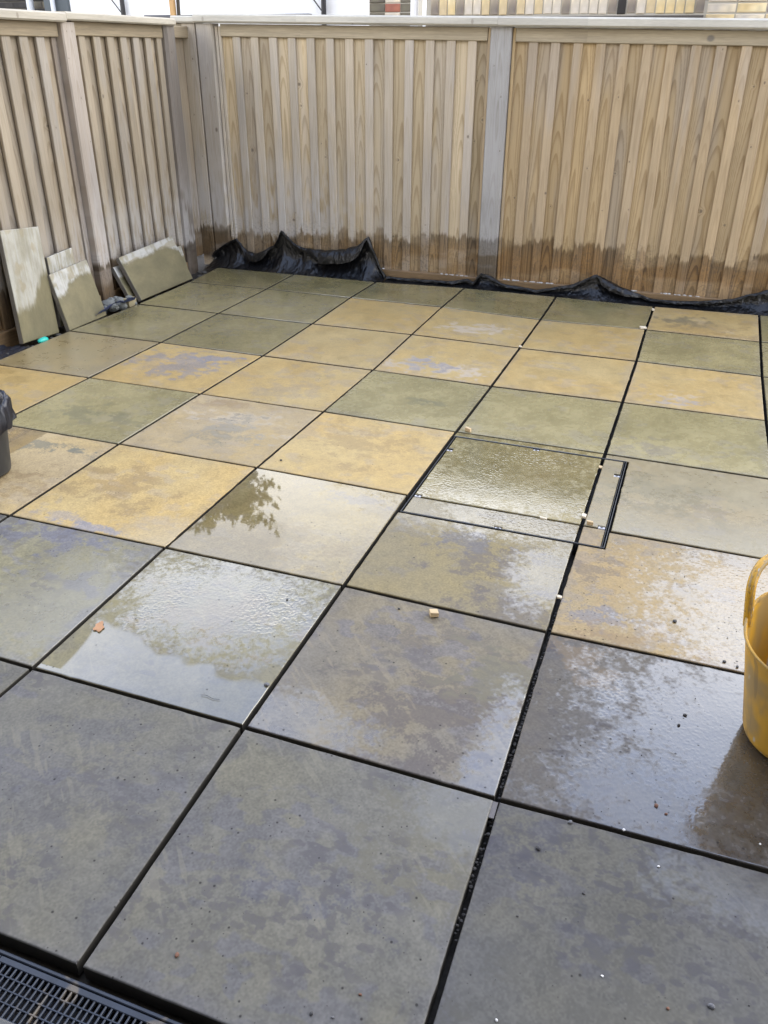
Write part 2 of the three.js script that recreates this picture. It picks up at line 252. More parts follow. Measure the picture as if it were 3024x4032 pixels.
function addSlab(parent, name, pts, cell, drop = 0) {
  const g = splitSides(slabGeo(pts, 0, 0.05, cell)); const m = part(parent, name, g, [cell[1] <= 2 ? nearStone : farStone, jointShadeSide]);
  // each slab lies a hair out of level
  const cx = (pts[0][0] + pts[2][0]) / 2, cz = (pts[0][1] + pts[2][1]) / 2; g.translate(-cx, 0, -cz); m.position.set(cx, -0.0015 * rs() - drop, cz); m.rotation.set((rs() - 0.5) * 0.0035, 0, (rs() - 0.5) * 0.0035); return m;
}
for (let j = 0; j < 8; j++) for (let i = -4; i <= 2; i++) {
  if (j <= 2 && i === -4) continue;
  const q = inset([J(i, j), J(i + 1, j), J(i + 1, j + 1), J(i, j + 1)], gx(i), gx(i + 1), DZ[j], DZ[j + 1]);
  const gap = 0.006;
  if (i === 0 && j === 3) { addSlab(patio, 'paving_strip', [[q[0][0], C.z1 - gap], [q[1][0], C.z1 - gap], q[2], q[3]], [0, 3]); continue; }
  if (i === 0 && j === 2) { addSlab(patio, 'paving_slab', [q[0], q[1], [q[2][0], C.z0 + gap], [q[3][0], C.z0 + gap]], [0, 2]); continue; }
  if (i === 1 && j === 3) { addSlab(patio, 'paving_slab', [[C.x1 + gap + 0.004, q[0][1]], q[1], q[2], q[3], [q[0][0], C.z1 - gap], [C.x1 + gap + 0.004, C.z1 - gap]], [1, 3]); continue; }
  if (i === 1 && j === 2) { addSlab(patio, 'paving_slab', [q[0], q[1], q[2], [C.x1 + gap, q[2][1]], [C.x1 + gap, C.z0 + gap], [q[0][0], C.z0 + gap]], [1, 2]); continue; }
  addSlab(patio, 'paving_slab', q, [i, j]);
}

// ---------------------------------------------------------------- recessed manhole cover, paved over
{
  const t = thing('manhole_cover', 'square recessed manhole cover inlaid with cut paving slab, thin steel frame', 'manhole cover');
  const steel = std({ color: lin(0.075, 0.08, 0.09), metalness: 0.7, roughness: 0.42 }), socket = std({ color: lin(0.55, 0.55, 0.58), roughness: 0.6 }), tray = std({ color: lin(0.02, 0.02, 0.02), roughness: 0.8 });
  const jb = J(1, 3), ja = J(0, 3), e = 0.009, hx = 0.034, hz = 0.017, bx = [jb[0] - 0.0085, jb[0] + 0.0085], zr = [ja[1] + 0.005, ja[1] - 0.007];
  const Lx = C.x0 + e, Rx = C.x1 - e - 0.006, N = C.z0 - e, F = C.z1 + e;
  // main piece with three key notches, front strip with one, side strip with two, corner piece
  const kx = 0.451, k4 = 0.453;
  addSlab(t, 'paving_piece', [[Lx + hx, zr[1]], [bx[0], zr[1]], [bx[0], F], [kx + hx / 2, F], [kx + hx / 2, F + hz], [kx - hx / 2, F + hz], [kx - hx / 2, F], [Lx, F], [Lx, -2.958], [Lx + hx * 0.8, -2.958], [Lx + hx * 0.8, -2.985], [Lx, -2.985 + 0.0], [Lx, -2.985]].filter((p, n) => n < 7 || true).slice(0, 7).concat([[Lx, F], [Lx, -2.992], [Lx + hx * 0.8, -2.992], [Lx + hx * 0.8, -2.958], [Lx, -2.958], [Lx, zr[1] - hz], [Lx + hx, zr[1] - hz]]), [0, 3], 0.0005);
  addSlab(t, 'paving_piece', [[Lx, N], [k4 - hx / 2, N], [k4 - hx / 2, N - hz], [k4 + hx / 2, N - hz], [k4 + hx / 2, N], [bx[0], N], [bx[0], zr[0]], [Lx, zr[0]]], [0, 2], 0.0005);
  addSlab(t, 'paving_piece', [[bx[1], zr[1]], [Rx - hx, zr[1]], [Rx - hx, zr[1] - hz], [Rx, zr[1] - hz], [Rx, -2.958], [Rx - hx * 0.8, -2.958], [Rx - hx * 0.8, -2.992], [Rx, -2.992], [Rx, F], [bx[1], F]], [1, 3], 0.0005);
  addSlab(t, 'paving_piece', [[bx[1], N], [Rx, N], [Rx, zr[0]], [bx[1], zr[0]]], [1, 2], 0.0005);
  part(t, 'tray', bar([C.x0, -0.05, C.z1], [C.x1, -0.044, C.z0], 0.001, 0), tray);
  const w = 0.003, top = 0.0012;
  const rails = [[[C.x0, -0.044, C.z0 - w], [C.x1, top, C.z0]], [[C.x0, -0.044, C.z1], [C.x1, top, C.z1 + w]], [[C.x0, -0.044, C.z1 + w], [C.x0 + w, top - 0.0003, C.z0 - w]], [[C.x1 - w, -0.044, C.z1 + w], [C.x1, top - 0.0003, C.z0 - w]]];
  for (const [a, b] of rails) part(t, 'frame_edge', bar(a, b, 0.0006, b[0] - a[0] > 0.5 ? 0 : 2), steel);
  const q = 0.0062; // the tray's own upstanding edge just inside the frame
  const inner = [[[C.x0 + q, -0.044, C.z0 - q - 0.002], [C.x1 - q, 0.0002, C.z0 - q]], [[C.x0 + q, -0.044, C.z1 + q], [C.x1 - q, 0.0002, C.z1 + q + 0.002]], [[C.x1 - q - 0.006, -0.044, C.z1 + q + 0.002], [C.x1 - q - 0.004, 0.0004, C.z0 - q - 0.002]]];
  for (const [a, b] of inner) part(t, 'tray_edge', bar(a, b, 0.0005, b[0] - a[0] > 0.5 ? 0 : 2), steel);
  for (const [x, z] of [[Lx + hx * 0.4, -2.972], [kx, F + hz * 0.45], [Lx + hx / 2, zr[1] - hz * 0.45], [k4, N - hz * 0.45], [Rx - hx * 0.4, -2.972], [Rx - hx / 2, zr[1] - hz * 0.45]]) {
    const k = part(t, 'key_socket', bar([x - 0.0145, -0.03, z - 0.0065], [x + 0.0145, -0.004, z + 0.009], 0.002, 0), socket);
    part(k, 'bolt', new THREE.CylinderGeometry(0.005, 0.005, 0.004, 10).translate(x, -0.004, z), steel);
  }
}

// ---------------------------------------------------------------- wood
// map of a fence plane: runs along u (metres from u0), y up; list of boards {a, b, c: colour, s: seed, k: knots}
function fenceMap(w, h, u0, u1, y0, y1, boards, wetLine, bleachSheen) {
  boards.sort((p, q) => p.a - q.a);
  return paint(w, h, (fu, fv) => {
    const u = mix(u0, u1, fu), y = mix(y0, y1, fv); let B = boards[0];
    for (const b of boards) if (u >= b.a) B = b; else break;
    const s = B.s, m = (B.a + B.b) / 2, x = u - m, wob = 0.010 * (vn(s * 9 + y * 1.6, s) - 0.5) + 0.005 * (vn(s * 7 + y * 6, s + 3) - 0.5);
    // rings of a tapering trunk cut by the board's face
    const px = x + wob + (TAB[(s * 31) & 65535] - 0.5) * 0.05, hh = 0.012 + 0.05 * TAB[(s * 57) & 65535] + 0.018 * (y + 3 * TAB[(s * 77) & 65535] - 1.4) + 0.012 * (vn(y * 2.1 + s, s * 3) - 0.5);
    let r = Math.sqrt(px * px + hh * hh), kn = 0;
    for (const [kx, ky, kr] of B.k) { const a = (x - kx) / kr, b = (y - ky) / (kr * 1.5), d = a * a + b * b; r += 0.012 * Math.exp(-d * 0.45); kn = Math.max(kn, sm(1.1, 0.35, Math.sqrt(d))); }
    const ring = (r * 150) % 1, late = sm(0.45, 0.9, ring) * sm(1.0, 0.93, ring);
    const fib = fbm(u * 240, y * 7 + s, 2), blot = fbm(u * 5 + s, y * 2.2, 3);
    const wl = wetLine(u) + 0.09 * (TAB[(s * 13) & 65535] - 0.5) + 0.05 * (vn(u * 30 + s, 1) - 0.5) + 0.03 * (vn(u * 90, s) - 0.5);
    const wet = sm(0.022, -0.022, y - wl + 0.04 * (vn(u * 60, y * 22) - 0.5) + 0.03 * (fib - 0.5));
    const soak = wet * mix(0.62, 1, sm(0.35, 0.6, fbm(u * 3.3 + 2, y * 9, 3)));
    let k = (1 - 0.27 * late * B.g) * (1 + 0.22 * (fib - 0.5)) * (1 + 0.28 * (blot - 0.5));
    let c = [B.c[0] * k, B.c[1] * k * (1 - 0.06 * late * B.g), B.c[2] * k * (1 - 0.16 * late * B.g)];
    const grey = sm(0.5, 0.72, fbm(u * 9 + 20 + s, y * 1.1, 3)) * 0.3; const L = (c[0] + c[1] + c[2]) / 3; c = mix3(c, [L * 1.03, L, L * 0.99], grey);
    c = mix3(c, [0.10, 0.075, 0.055], 0.75 * kn);
    const bl = bleachSheen(u, y) * sm(0.3, 0.62, 0.6 * fbm(u * 60, y * 9, 2) + 0.4 * fbm(u * 4, y * 5, 3)) * (1 - wet);
    c = mix3(c, [0.52, 0.51, 0.50], 0.6 * bl);  // pale weathered film, with some sky sheen put into the colour
    if (wet) { const low = sm(0.0, 0.16, wl - y + 0.12 * (fib - 0.5) + 0.1 * (blot - 0.5)), P = B.p ? 0.62 : 1, q = 1 - 0.35 * late; c = [c[0] * mix(1, mix(0.46, 0.60, low) * P * q, soak), c[1] * mix(1, mix(0.395, 0.465, low) * P * q, soak), c[2] * mix(1, mix(0.31, 0.30, low) * P * q, soak)]; }
    const dirt = sm(0.62, 0.7, vn(u * 90, y * 90)) * sm(0.55, 0.2, y) * 0.35; c = mix3(c, [0.06, 0.05, 0.04], dirt * (0.3 + 0.7 * TAB[(s * 5) & 65535]));
    return c;
  });
}
const rw = rng(23);
const knots = (n) => Array.from({ length: n }, () => [(rw() - 0.5) * 0.06, 0.15 + rw() * 1.7, 0.005 + rw() * rw() * 0.011]);
const vary = (c, v = 0.17) => { const k = 1 + (rw() - 0.5) * 2 * v, w = (rw() - 0.5) * 0.08; return [c[0] * k * (1 + w * 0.4), c[1] * k, c[2] * k * (1 - w)]; };
const railTex = paint(1024, 64, (u, v) => { const n = fbm(u * 12, v * 24, 3), f = vn(u * 60, v * 120), b = fbm(u * 5 + 7, v * 2, 3); const k = (0.8 + 0.4 * n) * (0.9 + 0.2 * f) * (0.85 + 0.3 * b); let c = [0.36 * k, 0.305 * k, 0.215 * k]; const kn = sm(0.018, 0.008, Math.hypot((u - 0.37) * 1.2, (v - 0.5) * 0.12)); return mix3(c, [0.14, 0.13, 0.12], kn * 0.8); });
const railMat = std({ map: railTex, roughness: 0.72 });
const capTex = paint(1024, 64, (u, v) => { const n = fbm(u * 9, v * 20 + 9, 3), f = vn(u * 80, v * 100), b = fbm(u * 7 + 2, 3, 3); const k = (0.82 + 0.3 * n) * (0.92 + 0.16 * f) * (0.88 + 0.24 * b); const kn = Math.max(sm(0.006, 0.003, Math.hypot(u - 0.21, (v - 0.4) * 0.05)), sm(0.006, 0.003, Math.hypot(u - 0.63, (v - 0.6) * 0.05))); return mix3([0.50 * k, 0.475 * k, 0.41 * k], [0.25, 0.22, 0.18], kn * 0.7); });
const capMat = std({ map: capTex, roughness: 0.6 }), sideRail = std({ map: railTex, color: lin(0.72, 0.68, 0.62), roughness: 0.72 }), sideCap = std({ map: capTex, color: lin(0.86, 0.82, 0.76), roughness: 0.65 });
const kickTex = paint(1024, 64, (u, v) => { const n = fbm(u * 14, v * 18 + 3, 3), f = vn(u * 70, v * 140); const k = (0.7 + 0.6 * n) * (0.88 + 0.24 * f); return [0.20 * k, 0.13 * k, 0.065 * k]; });
const kickMat = std({ map: kickTex, roughness: 0.5 });
const crumb = std({ color: lin(0.45, 0.44, 0.42), roughness: 0.9 });
function pebbleGeo(r, seed, flat = 0.7) { const g = new THREE.IcosahedronGeometry(r, 1), p = g.attributes.position; const q = rng(seed); const o = q() * 99; for (let k = 0; k < p.count; k++) { const x = p.getX(k), y = p.getY(k), z = p.getZ(k), n = 0.72 + 0.56 * vn(o + x / r * 1.3 + 5, o + z / r * 1.3 + y / r); p.setXYZ(k, x * n * 1.15, y * n * flat, z * n * 0.9); } g.computeVertexNormals(); return g; }

const capY = (x) => 2.024 - 0.0139 * (x + 3.354);
{ // back fence: faces the house, boards in the plane z = -6.535, cover battens 20 mm in front
  const t = thing('wooden_fence', 'long back fence of pale timber boards with cover battens, wet along its foot', 'fence');
  const boards = [], u0 = -3.7, u1 = 2.2, W = [];
  const add = (kindName, a, b, z0, z1, c, g, k, yTop, yBot, ch) => { boards.push({ a, b, c, s: 1 + Math.floor(rw() * 4000), g, k, p: kindName === 'post' }); W.push([kindName, a, b, z0, z1, yTop, yBot, ch]); };
  const battenP1 = [0.455, 0.395, 0.305], boardP1 = [0.47, 0.38, 0.245], battenP2 = [0.40, 0.305, 0.19], boardP2 = [0.41, 0.305, 0.17], postC = [0.40, 0.375, 0.34];
  add('board', -3.66, -3.538, -6.55, -6.53, [0.23, 0.19, 0.11], 0.4, [], 2.0, 0.05, 0.003);
  add('post', -3.535, -3.404, -6.60, -6.476, vary(battenP1, 0.05), 0.5, [[0.02, 1.75, 0.008], [-0.02, 1.3, 0.006], [0.03, 0.95, 0.006]], 2.024, -0.05, 0.006);
  add('post', -3.396, -3.226, -6.60, -6.473, vary([0.43, 0.385, 0.32], 0.05), 0.5, [[0.045, 1.18, 0.016], [-0.02, 1.6, 0.006], [0.05, 1.45, 0.006]], 2.022, -0.05, 0.012);
  add('trim', -3.222, -3.196, -6.55, -6.505, vary(battenP1), 0.4, [], 2.0, 0.04, 0.003);
  add('trim', -3.193, -3.166, -6.55, -6.512, vary(battenP1), 0.4, [], 2.0, 0.04, 0.003);
  for (let k = 0; k < 13; k++) {
    const a = -3.059 + k * 0.17675, prev = k ? a - 0.17675 + 0.0745 : -3.162; const f = k / 13;
    add('board', prev, a, -6.556, -6.536, vary(mix3(boardP1, [0.48, 0.39, 0.255], f)), 0.9, knots(rw() < 0.4 ? 2 : 0), 2.0, 0.05, 0.003);
    add('batten', a, a + 0.0745, -6.534, -6.515, vary(mix3(battenP1, [0.45, 0.385, 0.30], f), 0.09), 0.3, knots(rw() < 0.5 ? 1 : 0), 2.0, 0.05, 0.004);
  }
  add('board', -0.8635, -0.776, -6.556, -6.536, vary([0.41, 0.32, 0.19]), 1, knots(3), 1.98, 0.05, 0.003);
  add('trim', -0.774, -0.752, -6.55, -6.508, vary(battenP2), 0.4, [], 1.98, 0.04, 0.003);
  add('post', -0.748, -0.580, -6.60, -6.476, [0.32, 0.31, 0.295], 0.5, [[0.03, 1.5, 0.007], [-0.04, 1.72, 0.005], [0.05, 1.1, 0.006]], 1.99, -0.08, 0.008);
  add('trim', -0.577, -0.553, -6.55, -6.508, vary(boardP2), 0.4, [], 1.98, 0.04, 0.003);
  for (let k = 0; k < 14; k++) {
    const a = -0.448 + k * 0.1731, prev = k ? a - 0.1731 + 0.0725 : -0.550;
    add('board', prev, a, -6.556, -6.536, vary(boardP2), 1, knots(rw() < 0.45 ? 1 + Math.floor(rw() * 2) : 0), 1.98, 0.05, 0.003);
    add('batten', a, a + 0.0725, -6.534, -6.515, vary(battenP2, 0.1), 0.4, knots(rw() < 0.7 ? 1 + Math.floor(rw() * 2) : 0), 1.98, 0.05, 0.004);
  }
  add('post', 1.92, 2.09, -6.60, -6.476, vary(postC), 0.5, [], 1.96, -0.08, 0.008);
  const wl = (u) => u < -3 ? mix(0.33, 0.26, sm(-3.6, -3, u)) : u < -1.7 ? mix(0.26, 0.355, sm(-3, -1.7, u)) : 0.362;
  const map = fenceMap(2048, 704, u0, u1, -0.1, 2.05, boards, wl, (u, y) => sm(-1.2, -2.6, u) * sm(1.25, 0.45, y) + 0.3 * sm(-0.75, -0.74, u) * sm(-0.58, -0.581, u) * sm(0.2, 0.5, y));
  const mat = std({ map, roughness: 0.68 });
  for (const [n, a, b, z0, z1, yt, yb, ch] of W) {
    const o = n === 'board' ? -0.02 : 0.0006, g = bar([a + o, yb, z0], [b - o, Math.min(yt, capY(a) - 0.002), z1], ch, 1);
    uvBy(g, (x, y) => [(clamp(x, a + 0.003, b - 0.003) - u0) / (u1 - u0), (y + 0.1) / 2.15]); part(t, n, g, mat);
  }
  const slope = Math.atan(-0.0139);
  const rail = (name, x0, x1, dy0, dy1, z0, z1, m, ch) => { // a rail that follows the slope of the cap
    const L = x1 - x0, g = bar([0, dy0, z0], [L, dy1, z1], ch, 0); uvBy(g, (x, y, z) => [(x + x0) / 2.4, (y - dy0 + (z - z0)) * 5 + 0.17 * x0]);
    const m2 = part(t, name, g, m); m2.position.set(x0, capY(x0), 0); m2.rotation.z = slope; return m2;
  };
  rail('top_rail', -3.163, -0.777, -0.098, -0.003, -6.58, -6.505, railMat, 0.005);
  rail('top_rail', -0.551, 1.918, -0.100, -0.003, -6.58, -6.505, railMat, 0.005);
  rail('top_rail', -3.66, -3.538, -0.09, -0.003, -6.57, -6.495, railMat, 0.005);
  rail('cap_rail', -3.62, -3.391, 0.0, 0.055, -6.62, -6.445, capMat, 0.012);
  rail('cap_rail', -3.388, -0.686, 0.004, 0.070, -6.64, -6.432, capMat, 0.012);
  rail('cap_rail', -0.684, 2.1, 0.002, 0.070, -6.64, -6.432, capMat, 0.012);
  const rk = rng(5);
  for (const [a, b] of [[-3.16, -0.752], [-0.553, 1.918]]) {
    const g = bar([a, -0.10, -6.56], [b, 0.052, -6.49], 0.005, 0); uvBy(g, (x, y, z) => [x / 2, (y + z) * 5]); const m = part(t, 'gravel_board', g, kickMat);
    const cr = []; for (let x = a + 0.04; x < b; x += 0.012 + rk() * 0.05) if (vn(x * 5.7, 3) > 0.42) for (let k = 0; k < 3; k++) cr.push(pebbleGeo(0.004 + rk() * 0.007, Math.floor(rk() * 1e6), 0.6).translate(x + rk() * 0.03, 0.055, -6.505 + rk() * 0.012));
    const s = part(m, 'mortar_crumbs', mergeGeometries(cr), crumb); s.userData.kind = 'stuff';
  }
}
{ // left fence, running away from the house along x = -3.48
  const t = thing('wooden_fence', 'left side fence of weathered boards with cut slabs leaning along its foot', 'fence');
  const boards = [], W = [], u0 = -6.7, u1 = -2.0;
  const add = (n, a, b, x0, x1, c, g, k, yb, ch) => { boards.push({ a, b, c, s: 1 + Math.floor(rw() * 4000), g, k, p: n === 'post' }); W.push([n, a, b, x0, x1, yb, ch]); };
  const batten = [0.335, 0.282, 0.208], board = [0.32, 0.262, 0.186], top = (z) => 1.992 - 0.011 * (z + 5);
  add('board', -6.6, -6.232, -3.56, -3.535, board, 0.4, [], 0.05, 0.003);
  add('post', -6.225, -6.072, -3.60, -3.435, [0.20, 0.175, 0.15], 0.6, [[0.02, 1.8, 0.008]], -0.1, 0.024);
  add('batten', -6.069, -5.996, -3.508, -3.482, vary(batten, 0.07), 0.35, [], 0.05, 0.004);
  for (let k = 1; k < 6; k++) {
    const b = -5.156 - (5 - k) * 0.168 + 0.0, a = b - 0.086;
    add('board', a - 0.082, a, -3.536, -3.514, vary(board), 0.8, knots(rw() < 0.4 ? 1 : 0), 0.05, 0.003);
    add('batten', a, b, -3.508, -3.482, vary(batten, 0.07), 0.35, knots(rw() < 0.5 ? 1 : 0), 0.05, 0.004);
  }
  add('board', -5.156, -5.06, -3.536, -3.514, vary(board), 0.8, [], 0.05, 0.003);
  add('batten', -5.06, -4.985, -3.508, -3.482, vary(batten, 0.07), 0.35, [], 0.05, 0.004);
  add('board', -4.984, -4.93, -3.536, -3.514, vary(board), 0.8, [], 0.05, 0.003);
  add('post', -4.911, -4.761, -3.60, -3.438, [0.38, 0.33, 0.28], 0.5, [[0.03, 1.93, 0.005], [-0.03, 1.93, 0.005], [0.05, 1.76, 0.005], [-0.02, 1.5, 0.006], [-0.05, 1.2, 0.005]], -0.1, 0.010);
  add('trim', -4.752, -4.70, -3.54, -3.495, vary([0.27, 0.22, 0.17]), 0.4, [], 0.04, 0.003);
  for (let k = 0; k < 14; k++) {
    const b = -4.529 + k * 0.1675, a = b - 0.086;
    add('board', a - 0.0815, a, -3.536, -3.514, vary(board), 0.8, knots(rw() < 0.5 ? 1 : 0), 0.05, 0.003);
    add('batten', a, b, -3.508, -3.482, vary(batten, 0.07), 0.35, knots(rw() < 0.5 ? 1 : 0), 0.05, 0.004);
  }
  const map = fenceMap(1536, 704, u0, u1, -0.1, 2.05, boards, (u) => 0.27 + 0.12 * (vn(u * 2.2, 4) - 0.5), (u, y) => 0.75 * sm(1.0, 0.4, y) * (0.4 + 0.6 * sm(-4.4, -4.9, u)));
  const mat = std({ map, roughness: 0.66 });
  for (const [n, a, b, x0, x1, yb, ch] of W) {
    const o = n === 'board' ? -0.03 : 0.0006, g = bar([x0, yb, a + o], [x1, top((a + b) / 2) - 0.002, b - o], ch, 1);
    uvBy(g, (x, y, z) => [(clamp(z, a + 0.003, b - 0.003) - u0) / (u1 - u0), (y + 0.1) / 2.15]); part(t, n, g, mat);
  }
  const rail = (name, z0, z1, y0, y1, x0, x1, m, ch) => { const g = bar([x0, y0, z0], [x1, y1, z1], ch, 2); uvBy(g, (x, y, z) => [z / 2.4, (y - y0 + x - x0) * 5 + 0.3]); part(t, name, g, m); };
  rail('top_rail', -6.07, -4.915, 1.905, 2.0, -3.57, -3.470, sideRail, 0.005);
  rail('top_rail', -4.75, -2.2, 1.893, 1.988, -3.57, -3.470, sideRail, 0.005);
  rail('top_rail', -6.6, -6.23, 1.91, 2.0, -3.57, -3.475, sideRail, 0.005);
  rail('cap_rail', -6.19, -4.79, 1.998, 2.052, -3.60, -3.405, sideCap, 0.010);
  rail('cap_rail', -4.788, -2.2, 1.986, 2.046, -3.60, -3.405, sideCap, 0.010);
  for (const [a, b] of [[-6.07, -4.915], [-4.75, -2.2]]) { const g = bar([-3.55, -0.1, a], [-3.462, 0.055, b], 0.005, 2); uvBy(g, (x, y, z) => [z / 2, (y + x) * 5]); part(t, 'gravel_board', g, kickMat); }
}

// ---------------------------------------------------------------- black plastic membrane along the foot of the back fence
const crinkle = paint(512, 512, (u, v) => { const a = fbm(u * 16, v * 16, 4), b = Math.abs(fbm(u * 24 + 5, v * 24, 3) - 0.5) * 2; return 0.5 * a + 0.5 * b; }, false);
const plastic = std({ color: lin(0.004, 0.0043, 0.0052), roughness: 0.34, bumpMap: crinkle, bumpScale: 0.014 });
function profile(pts, x) { for (let k = 1; k < pts.length; k++) if (x <= pts[k][0]) { const [a, ya] = pts[k - 1], [b, yb] = pts[k]; const t = (x - a) / (b - a); return mix(ya, yb, t); } return pts[pts.length - 1][1]; }
function membrane(name, label, x0, x1, prof, lip, back, n) {
  const m = 26, pos = [], uv = [], idx = [];
  for (let a = 0; a <= n; a++) for (let b = 0; b <= m; b++) {
    const x = mix(x0, x1, a / n), v = b / m, h = profile(prof, x), L = lip(x);
    const edge = -6.225 + 0.0 * x - 0.075 * sm(-1.2, 0.2, x) * 0.6; let y, z;
    const cut = 0.72; if (v < cut) { const q = v / cut; y = -0.038 + (h + 0.038) * sm(0.1, 0.95, q); z = mix(edge, back, sm(0, 0.62, q)); }
    else { const q = (v - cut) / (1 - cut); y = h + 0.012 * Math.sin(q * Math.PI) * (L > 0.01 ? 1 : 0.3) - L * q * q; z = back + (0.016 + 0.9 * L) * Math.sin(q * 1.5); }
    const e = sm(0, 0.25, v), big = Math.max(0, h);
    const fold = 0.030 * (fbm(x * 9 + y * 6, y * 5 + 2, 3) - 0.5) + 0.05 * (Math.abs(fbm(x * 13 - y * 14, 7, 2) - 0.5)) * (0.2 + 2 * big);
    z += e * fold; y += e * 0.02 * (fbm(x * 16, v * 6 + 4, 2) - 0.5) * (0.3 + big * 2);
    z = Math.max(z, -6.484);
    pos.push(x + e * 0.02 * (fbm(x * 12, v * 5, 2) - 0.5), y, z); uv.push(x, v * 0.5);
    if (a < n && b < m) { const k = a * (m + 1) + b; idx.push(k, k + m + 1, k + 1, k + 1, k + m + 1, k + m + 2); }
  }
  const g = new THREE.BufferGeometry(); g.setAttribute('position', new THREE.Float32BufferAttribute(pos, 3)); g.setAttribute('uv', new THREE.Float32BufferAttribute(uv, 2)); g.setIndex(idx); g.computeVertexNormals();
  return single(name, g, plastic, label, 'plastic sheet');
}
membrane('plastic_sheet', 'black plastic membrane draped in peaks against the back fence corner', -3.41, -1.60,
  [[-3.42, 0.03], [-3.36, 0.10], [-3.25, 0.17], [-3.12, 0.225], [-3.02, 0.12], [-2.92, 0.105], [-2.80, 0.155], [-2.72, 0.19], [-2.63, 0.335], [-2.52, 0.23], [-2.44, 0.195], [-2.2, 0.195], [-1.98, 0.22], [-1.86, 0.265], [-1.76, 0.345], [-1.70, 0.20], [-1.64, 0.06], [-1.6, 0.0]],
  (x) => 0.012 + 0.10 * sm(-2.45, -2.15, x) * sm(-1.72, -1.9, x) + 0.06 * sm(-3.1, -2.95, x) * sm(-2.75, -2.85, x), -6.45, 230);
membrane('plastic_sheet', 'low black plastic membrane between gravel boards and last row of slabs', -1.585, 2.0,
  [[-1.6, 0.0], [-1.3, 0.0], [-0.95, 0.01], [-0.82, 0.045], [-0.76, 0.02], [-0.70, 0.10], [-0.62, 0.085], [-0.5, 0.03], [-0.2, 0.0], [-0.07, 0.03], [0.1, 0.075], [0.3, 0.175], [0.45, 0.12], [0.62, 0.06], [0.76, 0.015], [0.95, 0.015], [1.15, 0.03], [1.4, 0.075], [1.64, 0.165], [2.0, 0.2]],
  (x) => 0.015 + 0.04 * sm(0.3, 0.36, x) * sm(0.7, 0.5, x), -6.44, 330);

// ---------------------------------------------------------------- cut slabs leaning on the left fence
function leanTex(seed, wetLine, pale) {
  return paint(320, 320, (u, v) => {
    const n = fbm(u * 5 + seed, v * 5, 4), n2 = fbm(u * 30 + seed, v * 22, 3), g = vn(u * 150, v * 150), st = fbm(u * 26 + seed, v * 3, 2);
    const wet = sm(0.05, -0.05, v - wetLine(u) + 0.10 * (fbm(u * 11 + seed, v * 5, 3) - 0.5) + 0.05 * (n2 - 0.5));
    const k = 0.85 + 0.3 * n + 0.16 * (n2 - 0.5) + 0.1 * (g - 0.5);
    let dry = mix3([0.31, 0.29, 0.22], [0.44, 0.435, 0.40], clamp(pale * sm(0.3, 0.7, 0.5 * n + 0.5 * st))); dry = mix3(dry, [0.30, 0.26, 0.17], sm(0.58, 0.7, fbm(u * 4 + 9 + seed, v * 6, 3)) * 0.7);
    const c = mix3(dry, mix3([0.155, 0.14, 0.082], [0.19, 0.165, 0.092], n), wet); return [c[0] * k, c[1] * k, c[2] * k];
  });
}
const slabEdge = std({ map: paint(128, 128, (u, v) => { const k = 0.7 + 0.5 * fbm(u * 9, v * 9, 3) + 0.2 * (vn(u * 60, v * 60) - 0.5); return [0.16 * k, 0.15 * k, 0.13 * k]; }), roughness: 0.8 });
function leaning(label, BL, BR, TR, TL, map, group) {
  const v = [BL, BR, TR, TL].map((p) => new THREE.Vector3(...p)), n = v[1].clone().sub(v[0]).cross(v[3].clone().sub(v[0])).normalize(); if (n.x < 0) n.negate();
  const c = 0.004, cen = v[0].clone().add(v[2]).multiplyScalar(0.5), f = v.map((p) => p.clone().add(cen.clone().sub(p).normalize().multiplyScalar(c * 1.4))), m = v.map((p) => p.clone().addScaledVector(n, -c)), b = v.map((p) => p.clone().addScaledVector(n, -0.038));
  const t = thing('leaning_slab', label, 'paving slab', BL, group), mk = (quads, uvs) => {
    const pos = [], uv = [], ind = []; for (const [q, w] of quads) { const k = pos.length / 3; q.forEach((p, a) => { pos.push(p.x - BL[0], p.y - BL[1], p.z - BL[2]); uv.push(...(w || [[0, 0], [1, 0], [1, 0.2], [0, 0.2]])[a]); }); ind.push(k, k + 1, k + 2, k, k + 2, k + 3); }
    const g = new THREE.BufferGeometry(); g.setAttribute('position', new THREE.Float32BufferAttribute(pos, 3)); g.setAttribute('uv', new THREE.Float32BufferAttribute(uv, 2)); g.setIndex(ind); g.computeVertexNormals(); return g;
  };
  const U = [[0.01, 0.01], [0.99, 0.01], [0.99, 0.99], [0.01, 0.99]], s = [[f, U]]; for (let k = 0; k < 4; k++) { const l = (k + 1) % 4; s.push([[f[k], f[l], m[l], m[k]], [U[k], U[l], U[l], U[k]]]); }
  part(t, 'face', mk(s), std({ map, roughness: 0.42, bumpMap: crinkle, bumpScale: 0.0006 }));
  const e = [[[b[0], b[3], b[2], b[1]]]]; for (let k = 0; k < 4; k++) { const l = (k + 1) % 4; e.push([[m[k], m[l], b[l], b[k]]]); }
  part(t, 'cut_edge', mk(e), slabEdge); return t;
}
leaning('tall narrow cut slab leaning on the left fence, pale above and wet below', [-3.27, 0.004, -3.616], [-3.27, -0.02, -3.985], [-3.42, 0.70, -4.14], [-3.42, 0.733, -3.77], leanTex(3, (u) => 0.30 + 0.30 * sm(0.3, 0.95, u), 0.55));
leaning('short cut slab with white dry top edge, leaning in front of the tall slab', [-3.19, -0.004, -4.01], [-3.186, 0.0, -4.447], [-3.33, 0.4075, -4.488], [-3.33, 0.382, -4.059], leanTex(8, (u) => 0.60 + 0.18 * sm(0.1, 0.5, u), 1.5));
